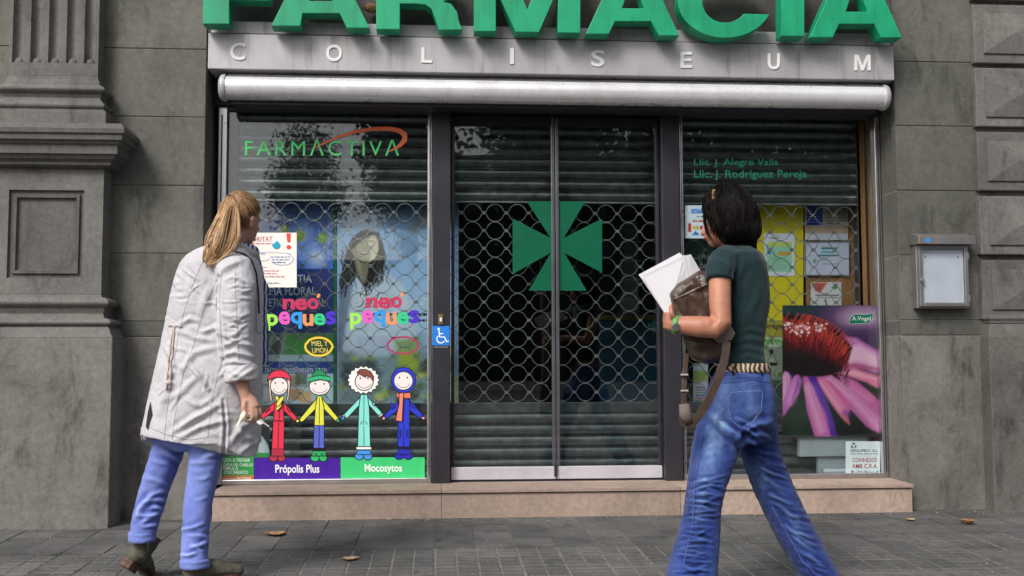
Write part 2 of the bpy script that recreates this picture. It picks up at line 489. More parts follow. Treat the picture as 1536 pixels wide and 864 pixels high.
# ------------------------------------------------------------------ stone walls beside the shop
def course_wall(name, x0, x1, zs, label, mats, y=YW):
    t = thing(name, ((x0 + x1) / 2, y, 0), label, 'wall')
    MB().box(x0 + .001, x1 - .001, y + .006, y + .5, -.05, zs[-1]).build('backing', M_GROUT, t)
    for k in range(len(zs) - 1):
        MB().box(x0, x1, y + random.uniform(-.0012, .0012), y + .3, zs[k] + .0018, zs[k + 1] - .0018).build('stone_block', mats[min(k, len(mats) - 1)], t, bevel=.004)
    return t
ZTOPW = 4.2
zl = [-.02] + [at(240, q, YW).z for q in (505, 482, 380, 278, 175, 73)]
while zl[-1] < ZTOPW: zl.append(zl[-1] + .418)
zr = [-.02] + [at(1410, q, YW).z for q in (503, 480, 383, 286, 189, 93)]
while zr[-1] < ZTOPW: zr.append(zr[-1] + .418)
wall_l = course_wall('stone_wall', -5.5, XL, zl, 'grey coursed stone wall between the fluted pilaster and the shop window', [M_PLINTH, M_WALL])
wall_r = course_wall('stone_wall', XR, 5.6, zr, 'grey coursed stone wall carrying the steel notice case', [M_PLINTH, M_WALL])
# the reveals of the opening are the ends of the blocks; wall over the opening
lint = thing('upper_wall', ((XL + XR) / 2, YW, ZTOP), 'dark rendered wall strip behind the big green letters', 'wall')
M_REND = mat_stone('dark_render', (.095, .088, .085), (.115, .108, .1), .6, .6, .2)
MB().box(XL + .003, XR - .003, YW + .012, .3, ZTOP + .12, ZTOPW).build('render_panel', M_REND, lint)

# ------------------------------------------------------------------ fluted pilaster on its pedestal
xa = at(-17, 340, -.39).x; xb = at(154, 340, -.39).x
pil = thing('fluted_pilaster', ((xa + xb) / 2, -.39, 0), 'grey fluted stone pilaster on a tall panelled pedestal', 'pilaster')
def rings_from(profile, x0, x1, yb):
    """profile (out, z): rectangles growing by out to the sides and the front"""
    return [[(x0 - o, yb, z), (x0 - o, YW - .14 - o, z), (x1 + o, YW - .14 - o, z), (x1 + o, yb, z)] for o, z in profile]
def moulding(name, mat, parent, prof, bevel=.003):
    return MB().loft(rings_from(prof, xa, xb, YW + .02)).build(name, mat, parent, bevel=bevel)
def zp(y, o): return at(100, y, YW - .14 - o).z
# plinth
moulding('plinth', M_PLINTH, pil, [(.10, -.05), (.10, zp(507, .1))], .006)
def torus(z0, z1, o, b, n=6):
    return [(o + b * math.sin(math.pi * k / n), z0 + (z1 - z0) * k / n) for k in range(n + 1)]
z507, z490, z478, z462, z446 = zp(507, .1) + .0015, zp(490, .06), zp(478, .06), zp(462, .04), zp(446, .05)
moulding('pedestal_base', M_PIL, pil, [(.098, z507), (.085, z507 + .02), (.07, z507 + .05), (.06, z490)] + torus(z490, z478, .055, .025) + [(.03, z478 + .004), (.02, (z478 + z462) / 2), (.03, z462 - .004)] + torus(z462, z446, .03, .03) + [(.008, z446 + .002), (.0, z446 + .02)], 0)
zd0 = z446 + .0215; zd1 = zp(252, 0)
# die with a sunk panel
dx0, dx1, yf = xa, xb, YW - .14
px0, px1 = at(12, 340, yf).x, at(125, 340, yf).x
pz0, pz1 = at(70, 417, yf).z, at(70, 285, yf).z
die = MB()
die.box(dx0, px0, yf, YW, zd0, zd1).box(px1, dx1, yf, YW, zd0, zd1).box(px0, px1, yf, YW, zd0, pz0).box(px0, px1, yf, YW, pz1, zd1)
die.build('pedestal_die', M_PIL, pil)
fr = MB()
st = [(0, -.0), (.004, .016), (.022, .018), (.026, .004), (.042, .005), (.048, .022), (.066, .024)]
fr.loft([[(px0 + a, yf + b, pz0 + a), (px1 - a, yf + b, pz0 + a), (px1 - a, yf + b, pz1 - a), (px0 + a, yf + b, pz1 - a)] for a, b in st], cap=False)
fr.build('panel_moulding', M_PIL, pil)
a = .0655
MB().box(px0 + a, px1 - a, yf + .0235, yf + .08, pz0 + a, pz1 - a).build('panel', M_PIL, pil)
# cornice
z250, z232, z213, z194, z187 = zp(250, .05), zp(231, .1), zp(211, .12), zp(195, .15), zp(187, .13)
moulding('pedestal_cornice', M_PIL, pil, [(.0, zd1 + .001), (.02, z250), (.05, z250 + .012), (.052, z250 + .03), (.075, z232 - .02), (.085, z232), (.1, z232 + .004), (.1, z213 - .02), (.112, z213 - .012), (.118, z213), (.135, z213 + .006), (.138, z194 - .02), (.15, z194 - .012), (.152, z194 + .012), (.13, z187 + .01)], 0)
# base block and mouldings, shaft
sx0, sx1 = at(14, 60, YW - .1).x, at(148, 60, YW - .1).x; ysf = YW - .1
def rings2(prof): return [[(sx0 - o, YW + .02, z), (sx0 - o, ysf - o, z), (sx1 + o, ysf - o, z), (sx1 + o, YW + .02, z)] for o, z in prof]
def zq(y, o): return at(100, y, ysf - o).z
zb = z187 + .011
MB().loft(rings2([(.075, zb), (.075, zq(166, .075))])).build('base_block', M_PIL, pil, bevel=.004)
zz = zq(166, .075) + .001
MB().loft(rings2([(.06, zz), (.06, zz + .012)] + torus(zz + .013, zq(152, .05), .04, .018) + [(.03, zq(150, .03)), (.022, zq(146, .03)), (.03, zq(142, .03))] + torus(zq(141, .03), zq(127, .04), .028, .028) + [(.016, zq(126, .02)), (.014, zq(123, .02)), (.004, zq(119, 0)), (.0, zq(114, 0))])).build('shaft_base', M_PIL, pil)
zs0 = zq(114, 0) + .001; zs1 = ZTOPW - .2
nf = 5; wsh = sx1 - sx0; fl = .062; mar = (wsh - nf * fl - (nf - 1) * .038) / 2
sh = MB()
xs = [(sx0, ysf + .02)]
ringp = [(sx0, YW), (sx0, ysf)]
for k in range(nf):
    c = sx0 + mar + fl / 2 + k * (fl + .038)
    for q in range(0, 9):
        an = math.pi * q / 8
        ringp.append((c - fl / 2 * math.cos(an), ysf + .034 * math.sin(an)))
ringp += [(sx1, ysf), (sx1, YW)]
sh.loft([[(x, y, z) for x, y in ringp] for z in (zs0 + .075, zs1)])
sh.box(sx0, sx1, ysf, YW, zs0, zs0 + .0745)
sh.build('shaft', M_PIL, pil)
for k in range(nf):   # rounded flute stops
    c = sx0 + mar + fl / 2 + k * (fl + .038)
    MB().ball((c, ysf + .036, zs0 + .075), fl / 2 - .001, .034, .036).build('flute_stop', M_PIL, pil, smooth=True)

# ------------------------------------------------------------------ rusticated pilaster
rx0 = at(1467, 240, YW - .05).x; rx1 = rx0 + .5
rus = thing('rusticated_pilaster', (rx0 + .25, YW, 0), 'grey stone pilaster of stacked pyramid faced blocks on a plain plinth', 'pilaster')
MB().box(rx0 + .012, rx1, YW - .012, YW + .2, .9, ZTOPW).build('core', M_PIL, rus)
yfr = YW - .05
ypx = [(7, 95), (102, 190), (198, 286), (294, 382), (390, 479)]
zz = [(at(1500, b, yfr).z, at(1500, a, yfr).z) for a, b in ypx]
hh = zz[0][1] - zz[1][1]
for k in range(1, 4): zz.append((zz[0][0] + hh * k, zz[0][1] + hh * k))
for z0, z1 in zz:
    b = MB(); b.box(rx0, rx1, yfr, YW, z0, z1)
    blk = b.build('stone_block', M_PIL, rus, bevel=.007)
    i0, i1 = rx0 + .058, rx1 - .058; j0, j1 = z0 + .058, z1 - .058
    cx, cz = (i0 + i1) / 2, (j0 + j1) / 2
    q = MB(); q.add([(i0, yfr - .0, j0), (i1, yfr, j0), (i1, yfr, j1), (i0, yfr, j1), (i0, yfr - .011, j0), (i1, yfr - .011, j0), (i1, yfr - .011, j1), (i0, yfr - .011, j1), (cx - .002, yfr - .036, cz), (cx + .002, yfr - .036, cz)],
          [(0, 1, 5, 4), (1, 2, 6, 5), (2, 3, 7, 6), (3, 0, 4, 7), (4, 5, 9, 8), (5, 6, 9), (6, 7, 8, 9), (7, 4, 8)])
    q.build('pyramid_boss', M_PIL, blk, bevel=.003)
pz = at(1500, 480, YW - .09).z
rp0 = at(1489, 620, YW - .1).x
MB().loft([[(rp0 - o, YW, z), (rp0 - o, YW - .1 - o, z), (rx1 + .1 + o, YW - .1 - o, z), (rx1 + .1 + o, YW, z)] for o, z in [(-.03, pz + .03), (-.005, pz + .028), (0, pz + .02), (.004, pz + .008), (-.004, pz - .006), (-.006, pz - .02)]][::-1]).build('plinth_cap', M_PIL, rus)
MB().loft([[(rp0 - o, YW, z), (rp0 - o, YW - .1 - o, z), (rx1 + .1 + o, YW - .1 - o, z), (rx1 + .1 + o, YW, z)] for o, z in [(.012, -.05), (.012, pz - .1), (0, pz - .05), (-.008, pz - .022)]]).build('plinth', M_PLINTH, rus, bevel=.006)

# ------------------------------------------------------------------ entrance step
ZS = at(768, 731, -.29).z
YSF = -.335
sxl = at(318, 760, YSF).x; sxr = at(1369, 755, YSF).x
step = thing('entrance_step', ((sxl + sxr) / 2, -.2, 0), 'long beige granite step under the shop front', 'step')
js = [sxl, at(662, 760, YSF).x, at(1021, 760, YSF).x, sxr]
for k in range(3):
    MB().box(js[k] + .001, js[k + 1] - .001, YSF, .3, -.02, ZS - .027).build('riser', M_STEP, step, bevel=.002)
    MB().box(js[k] + .001 - (.006 if k == 0 else 0), js[k + 1] - .001 + (.004 if k == 2 else 0), YSF - .014, .3, ZS - .022, ZS).build('tread', M_STEP, step, bevel=.003)
m = MB(); m.box(sxl + .01, sxr - .01, YSF + .008, .2, ZS - .03, ZS - .02); m.build('joint', M_BLACK, step)
# scratched tag on the riser
f = Flat(YSF - .0008)
f.stroke([(1328, 741), (1336, 739), (1334, 760)], .8).stroke([(1338, 740), (1345, 738), (1340, 758), (1346, 757)], .8).stroke([(1350, 740), (1356, 750)], .7)
f.stroke([(1342, 769), (1346, 762), (1349, 768), (1352, 761), (1356, 767), (1359, 760), (1362, 766), (1367, 759)], .8)
f.build('scratched_tag', mat_plain('scratch', (.2, .17, .16), .8), step)

# ------------------------------------------------------------------ shop interior (dark)
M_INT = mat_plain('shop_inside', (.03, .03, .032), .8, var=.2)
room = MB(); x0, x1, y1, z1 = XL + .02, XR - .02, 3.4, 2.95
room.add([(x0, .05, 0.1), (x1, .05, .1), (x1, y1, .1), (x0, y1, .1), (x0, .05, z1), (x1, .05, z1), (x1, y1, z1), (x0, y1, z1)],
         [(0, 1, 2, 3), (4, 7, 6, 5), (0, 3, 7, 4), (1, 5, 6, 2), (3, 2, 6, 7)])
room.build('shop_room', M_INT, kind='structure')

# ------------------------------------------------------------------ fascia with COLISEUM
YF = -.33
fx0, fx1 = at(312, 76, YF).x, at(1341, 94, YF).x
fz0, fz1 = at(768, 110.5, YF).z, at(768, 58.5, YF).z
fas = thing('fascia_sign', ((fx0 + fx1) / 2, YF, fz0), 'grey metal fascia band with small spaced white letters', 'sign')
MB().box(fx0, fx1, YF, -.13, fz0, fz1).build('band', M_FASCIA, fas, bevel=.004)
MB().box(fx0 + .01, fx1 - .01, YF + .03, -.14, fz1 + .012, fz1 + .085).build('upper_rail', M_FASCIA, fas, bevel=.004)
MB().box(fx0 + .012, fx1 - .012, YF + .05, -.15, fz1 - .001, fz1 + .013).build('shadow_gap', M_BLACK, fas)
for ch, a, b, t, bt in [('C', 345, 368, 64, 90), ('O', 489, 513, 66.5, 92), ('L', 632, 648, 71, 94), ('I', 765, 771, 72, 96), ('S', 887, 907, 75, 99.6), ('E', 1021, 1038, 78, 101.6), ('U', 1152, 1170, 80, 104), ('M', 1282, 1306, 82, 105.5)]:
    vs, fs = text_mesh(ch, .006 if ch == 'M' else .018)
    p = [at(a, bt, YF - .006), at(b, bt, YF - .006), at(a, t, YF - .006), at(b, t, YF - .006)]
    V = [(p[0] * (1 - u) + p[1] * u) * (1 - v) + (p[2] * (1 - u) + p[3] * u) * v for u, v in vs]
    m = MB(); n = len(V)
    if ch == 'M':
        V2 = [(0, 0), (.17, 0), (.17, .72), (.42, 0), (.58, 0), (.83, .72), (.83, 0), (1, 0), (1, 1), (.76, 1), (.5, .26), (.24, 1), (0, 1)]
        q_ = [(p[0] * (1 - u) + p[1] * u) * (1 - v) + (p[2] * (1 - u) + p[3] * u) * v for u, v in V2]
        MB().prism([(z_.x, z_.z) for z_ in q_], YF - .006, YF - .0005).build('letter', M_WHITE, fas); continue
    # extrude: boundary edges
    cnt = {}
    for q in fs:
        for i in range(len(q)):
            e = (q[i], q[(i + 1) % len(q)]); cnt[e] = 1
    m.v = [tuple(x) for x in V] + [(x.x, YF - .0005, x.z) for x in V]
    m.f = list(fs) + [(e[1], e[0], e[0] + n, e[1] + n) for e in cnt if (e[1], e[0]) not in cnt]
    m.build('letter', M_WHITE, fas)

# ------------------------------------------------------------------ big green FARMACIA letters
YLF, YLB = -.46, -.35
sign = thing('letter_sign', at(830, 50, -.4), 'large green raised letters above the metal fascia', 'sign')
def arc(cx, cy, rx, ry, a0, a1, n=14):
    return [(cx + rx * math.cos(math.radians(a0 + (a1 - a0) * k / n)), cy + ry * math.sin(math.radians(a0 + (a1 - a0) * k / n))) for k in range(n + 1)]
HT = 110
def A_(l0, l1, r0, r1, b0, b1, xb, xc, cb, ct):
    """outer polygon and counter of an A: feet l0-l1, r0-r1, crossbar underside xb..xc at cb"""
    mid = (l0 + r1) / 2; h = HT - 4
    outer = [(l0, b0), (mid - 20, b0 - h), (mid + 20, b1 - h), (r1, b1), (r0, b1), (xc, cb), (xb, cb), (l1, b0)]
    s1 = (mid - 20 - l0) / h
    return outer, [(xb + 10, ct), (mid, ct - 52), (xc - 10, ct)]
L = []
b = 35
L.append(([(305, b), (305, b - HT), (412, b - HT + 2), (412, b - HT + 28), (343, b - HT + 27), (343, b - 61), (404, b - 60), (404, b - 35), (343, b - 36), (343, b)], None))
L.append(A_(408, 450, 521, 553, 38, 41, 453, 510, 19, 2))
b = 43
L.append(([(565, b), (565, b - HT), (640, b - HT + 1)] + arc(640, b - HT + 38, 46, 37, -90, 60)[1:] + [(676, b - 37), (685, b - 25), (688, b - 10), (692, b + .5), (659, b + 1), (655, b - 12), (648, b - 30), (638, b - 37), (622, b - 38.5), (599, b - 38.5), (599, b)],
          [(599, b - HT + 27), (636, b - HT + 27)] + arc(636, b - HT + 38, 12, 11, -80, 80, 8) + [(599, b - HT + 50)]))
b = 46
L.append(([(712, b), (712, b - HT), (758, b - HT), (791, b - 30), (824, b - HT + 1), (870, b - HT + 2), (870, b + 2.5), (838, b + 2), (838, b - 66), (808, b + 1.5), (774, b + 1), (743, b - 66), (743, b)], None))
L.append(A_(880, 913, 989, 1018, 50, 52.5, 922, 977, 31, 13))
cc = (1088, 2)
L.append((arc(cc[0], cc[1], 70, 54, 22, 338, 40) + arc(cc[0], cc[1], 35, 32.5, 330, 36, 36), None))
b = 53
L.append(([(1173, b), (1173, b - HT + 3), (1206, b - HT + 3), (1206, b + .5)], None))
L.append(A_(1216, 1249, 1322, 1352, 55, 55.5, 1258, 1312, 35, 18))
for outer, hole in L:
    def W(p): v = at(p[0], p[1], YLF); return Vector((v.x, v.z, 0))
    cu = bpy.data.curves.new('letter', 'CURVE'); cu.dimensions = '2D'; cu.fill_mode = 'BOTH'
    for pl in (outer, hole):
        if not pl: continue
        sp = cu.splines.new('POLY'); sp.points.add(len(pl) - 1); sp.use_cyclic_u = True
        for i, p in enumerate(pl): q = W(p); sp.points[i].co = (q.x, q.y, 0, 1)
    cu.extrude = (YLB - YLF) / 2 - .003; cu.bevel_depth = .003; cu.bevel_resolution = 1
    o = bpy.data.objects.new('tmpc', cu); COL.objects.link(o)
    e = o.evaluated_get(bpy.context.evaluated_depsgraph_get()); me = bpy.data.meshes.new_from_object(e)
    bpy.data.objects.remove(o); bpy.data.curves.remove(cu)
    m = MB(); ym = (YLF + YLB) / 2
    m.v = [(v.co.x, ym - v.co.z, v.co.y) for v in me.vertices]; m.f = [tuple(p.vertices) for p in me.polygons]
    bpy.data.meshes.remove(me)
    m.build('letter', M_GREEN, sign)

# ------------------------------------------------------------------ awning cassette
ca = at(340, 133.5, -.27); cb_ = at(1322, 145, -.27)
zc_ = (ca.z + cb_.z) / 2
aw = thing('awning_cassette', ((ca.x + cb_.x) / 2, -.27, zc_ - .09), 'long white rolled awning cassette under the fascia', 'awning')
M_CAS = mat_plain('cassette_paint', (.8, .79, .82), .28, .35, .1, 8, .05, 90)
M_CAP = mat_plain('cap_plastic', (.42, .41, .43), .4, .1, .1, 9)
def cas_ring(x, r=.071):
    pr = []
    for k in range(36):
        an = 2 * math.pi * k / 36
        rr = r
        pr.append((x, -.27 - rr * math.cos(an), zc_ + rr * math.sin(an) * (1.0)))
    return pr
MB().loft([cas_ring(ca.x), cas_ring(cb_.x)]).build('shell', M_CAS, aw, smooth=False)
m = MB(); m.loft([[(x, -.27 - (.071 + o_) * math.cos(an), zc_ + (.071 + o_) * math.sin(an)) for o_, an in ((.0012, .93), (.0012, 1.02), (-.01, 1.02), (-.01, .93))] for x in (ca.x + .002, cb_.x - .002)]); m.build('slot', M_BLACK, aw)
MB().box(ca.x, cb_.x, -.25, -.1, zc_ + .072, zc_ + .09).build('top_rail', M_CAS, aw, bevel=.004)
MB().box(ca.x + .02, cb_.x - .02, -.24, -.1, zc_ - .088, zc_ - .062).build('bottom_rail', M_DARKF, aw)
for x, s in ((ca.x, -1), (cb_.x, 1)):
    m = MB(); m.loft([[(x + s * dx, -.27 - rr * math.cos(2 * math.pi * k / 28), zc_ + rr * math.sin(2 * math.pi * k / 28)) for k in range(28)] for dx, rr in ((0, .079), (.012, .08), (.028, .075), (.038, .06), (.041, .04))])
    m.build('end_cap', M_CAP, aw, smooth=False, bevel=.002)
    MB().box(x - .02, x + .02, -.2, -.02, zc_ - .04, zc_ + .05).build('bracket', M_DARKF, aw)

# ------------------------------------------------------------------ shop front frames
ZF0 = ZS            # frames stand on the step
ZH = at(768, 168, YG).z   # header underside
XWL0, XWL1 = at(323, 450, -.03).x, at(648, 450, -.03).x
XP1a, XP1b = at(648, 450, -.05).x, at(676, 450, -.05).x
XP2a, XP2b = at(994, 450, -.05).x, at(1021.5, 450, -.05).x
XWR0, XWR1 = at(1022, 450, -.03).x, at(1326, 450, -.03).x
hb = MB(); hb.box(XL + .004, XR - .004, -.07, .25, ZH, 2.95)
hb.build('header_beam', M_BLACK, label='black header beam over the shop windows and doors', cat='beam')
for x0, x1, lb in ((XP1a, XP1b, 'dark grey metal door post with the blue wheelchair sticker'), (XP2a, XP2b, 'dark grey metal door post beside the window with the flower poster')):
    t = thing('door_post', ((x0 + x1) / 2, 0, ZF0), lb, 'post')
    MB().box(x0 + .002, x1 - .002, -.06, .1, ZF0, ZH).build('post_profile', M_DARKF, t, bevel=.004)
def window(x0, x1, lb, wl, wr):
    t = thing('shop_window', ((x0 + x1) / 2, 0, ZF0), lb, 'window')
    zt = ZH - .001; zb = ZF0 + .001
    MB().box(x0 + .001, x0 + wl, -.035, .03, zb, zt).build('frame_post', M_ALU, t, bevel=.004)
    MB().box(x1 - wr, x1 - .001, -.035, .03, zb, zt).build('frame_post', M_ALU, t, bevel=.004)
    MB().box(x0 + wl * .35, x0 + wl * .5, -.037, -.03, zb + .04, zt - .05).build('frame_groove', M_BLACK, t)
    MB().box(x1 - wr * .5, x1 - wr * .35, -.037, -.03, zb + .04, zt - .05).build('frame_groove', M_BLACK, t)
    MB().box(x0 + wl, x1 - wr, -.033, .03, zb, zb + .03).build('bottom_rail', M_ALU, t, bevel=.004)
    MB().box(x0 + wl, x1 - wr, -.033, .03, zt - .02, zt).build('top_rail', M_DARKF, t, bevel=.003)
    MB().box(x0 + wl - .004, x1 - wr + .004, -.004, .004, zb + .026, zt - .016).build('glass_pane', M_GLASS, t)
    for k in range(5):
        z = zb + .1 + k * (zt - zb - .2) / 4
        for x in (x0 + wl * .75, x1 - wr * .75):
            m = MB(); m.ball((x, -.036, z), .004, .003, .004, n=8, m=5); m.build('screw', M_DARKF, t, smooth=True)
    return t
win_l = window(XWL0, XWL1, 'tall shop window with cartoon children stickers along its foot', .055, .028)
win_r = window(XWR0, XWR1, 'tall shop window with the pink flower poster', .02, .036)
# doors
XM = at(833.5, 450, .0).x
def door(x0, x1, lb, side):
    t = thing('glass_door', ((x0 + x1) / 2, .02, ZF0), lb, 'door')
    zt = ZH - .03; zb = ZF0 + .012
    a, b_ = at(x0 * 0 + 0, 0, 0), None
    zk = at(768, 700, .02).z
    MB().box(x0, x1, .0, .045, zb, zk).build('kick_plate', M_ALUK, t, bevel=.003)
    MB().box(x0, x0 + .02, .0, .045, zk + .001, zt).build('stile', M_DARKF if side < 0 else M_ALU2, t, bevel=.003)
    MB().box(x1 - .02, x1, .0, .045, zk + .001, zt).build('stile', M_ALU2 if side < 0 else M_DARKF, t, bevel=.003)
    MB().box(x0 + .02, x1 - .02, .002, .043, zt - .05, zt).build('top_rail', M_BLACK, t)
    MB().box(x0 + .018, x1 - .018, .016, .024, zk - .004, zt - .048).build('glass_pane', M_GLASS, t)
    return t
M_ALU2 = mat_plain('door_edge_metal', (.2, .2, .22), .35, .8, .1, 6)
door_l = door(XP1b + .004, XM - .003, 'glass door leaf beside the wheelchair sticker post', -1)
door_r = door(XM + .003, XP2a - .004, 'glass door leaf farther from the wheelchair sticker post', 1)
MB().box(XM - .016, XM + .002, -.02, -.001, ZF0 + .03, ZF0 + .1).build('door_bolt', M_DARKF, door_l, bevel=.002)
# green cross, one half on each leaf
YC = .0155
M_CROSS = mat_plain('cross_vinyl', lin('#005c40'), .35, 0, .08, 6)
def cross(side, parent):
    f = Flat(YC, .0)
    if side < 0:
        f.poly([(790, 302), (830, 302), (830, 436), (793, 436), (826.5, 379), (769, 411), (769, 328), (826, 357)])
    else:
        f.poly([(837, 302), (878, 302), (845.5, 357), (903, 328), (903, 409), (846, 379), (880, 436), (837, 436)])
    f.build('cross_half', M_CROSS, parent)
cross(-1, door_l); cross(1, door_r)
MB().box(XL, XR, .0, .5, ZF0 - .002, ZF0 + .004).build('threshold', M_DARKF, label='dark metal threshold strip behind the step tread', cat='threshold')

# ------------------------------------------------------------------ roller shutter with ring grille
shx0, shx1 = at(352, 450, YS).x, at(1289, 450, YS).x
shut = thing('roller_shutter', ((shx0 + shx1) / 2, YS, ZF0), 'steel roller shutter with a band of ring grille behind the glass', 'shutter')
PX, PZ, RR = .1417, .1131, .0550
c0 = at(709, 319, YS)
i0 = math.ceil((shx0 - c0.x) / PX - .1); i1 = math.floor((shx1 - c0.x) / PX + .1)
def bar(m, pts, w=.0042, d=.003):
    pts = [Vector((p[0], 0, p[1])) for p in pts]; rings = []
    for i, p in enumerate(pts):
        t = (pts[min(i + 1, len(pts) - 1)] - pts[max(i - 1, 0)]).normalized(); nn = Vector((-t.z, 0, t.x)) * w / 2
        rings.append([p + nn + Vector((0, -d, 0)), p - nn + Vector((0, -d, 0)), p - nn + Vector((0, d, 0)), p + nn + Vector((0, d, 0))])
    m.loft(rings)
rm = MB()
up = [(-PX / 2, .006), (-.0585, .0065)] + [(RR * math.cos(math.radians(a)), .0065 * 0 + RR * math.sin(math.radians(a))) for a in range(166, 10, -13)] + [(.0585, .0065), (PX / 2, .006)]
bar(rm, up); bar(rm, [(x, -z) for x, z in up])
rm.box(PX / 2 - .010, PX / 2 + .010, -.006, .006, -.0095, .0095)
rm.box(-.011, .011, -.005, .005, -RR - .005, -RR + .003)
ring_me = rm.mesh('grille_ring'); ring_me.materials.append(M_WIRE)
cells = [(i, r) for i in range(i0, i1 + 1) for r in range(11)]
extra = MB(); nring = 0
for i, r in cells:
    p = Vector((c0.x + i * PX, YS, c0.z - r * PZ))
    if nring < 298:
        nring += 1
        o = bpy.data.objects.new('grille_ring', ring_me); COL.objects.link(o); o.parent = shut; o.location = p - ORG[shut.name]
    else:
        extra.add([Vector(v) + p for v in rm.v], rm.f)
if extra.v: extra.build('grille_remainder', M_WIRE, shut, kind='stuff')
zgt = c0.z + RR + .008; zgb = c0.z - 10 * PZ - RR - .008
MB().box(shx0, shx1, YS - .008, YS + .008, zgt, zgt + .012).build('grille_rail', M_WIRE, shut, bevel=.002)
MB().box(shx0, shx1, YS - .008, YS + .008, zgb - .062, zgb).build('lower_rail', M_SLAT, shut, bevel=.003)
SP = .0705
prof = [(0, 0.0), (-.004, .003), (-.011, .012), (-.015, .025), (-.0155, .036), (-.013, .048), (-.007, .058), (-.001, .0625), (-.001, .0655), (-.006, .067), (-.006, .0685), (.002, .0695), (.006, .069), (.006, .0)]
sm = MB(); sm.loft([[(x, y, z) for y, z in prof] for x in (shx0, shx1)]); slat_me = sm.mesh('slat'); slat_me.materials.append(M_SLAT)
zz = zgt + .013
while zz < ZH + .02:
    o = bpy.data.objects.new('slat', slat_me); COL.objects.link(o); o.parent = shut; o.location = Vector((0, YS, zz)) - ORG[shut.name]; zz += SP
zz = zgb - .063 - SP
while zz > ZF0 - .05:
    o = bpy.data.objects.new('slat', slat_me); COL.objects.link(o); o.parent = shut; o.location = Vector((0, YS, zz)) - ORG[shut.name]; zz -= SP
M_GUIDE = mat_plain('guide_paint', (.22, .215, .21), .5, .2, .1)
MB().box(at(337, 400, .1).x, shx0 + .01, YS - .05, YS + .06, ZF0, ZH).build('guide_rail', M_GUIDE, shut, bevel=.004)
MB().box(shx1 - .005, shx1 + .02, YS - .02, YS + .06, ZF0, ZH).build('guide_rail', M_DARKF, shut, bevel=.003)
wx0, wx1 = at(1291, 400, .1).x, at(1316, 400, .05).x
cl = thing('wooden_lining', ((wx0 + wx1) / 2, .12, ZF0), 'orange brown wooden side lining inside the flower poster window', 'lining')
MB().box(wx0 + .002, wx0 + .055, .13, .17, ZF0, ZH).build('board', M_WOOD, cl, bevel=.002)
MB().box(wx0 + .058, wx1 + .03, .06, .1, ZF0, ZH).build('board', M_WOOD, cl, bevel=.002)

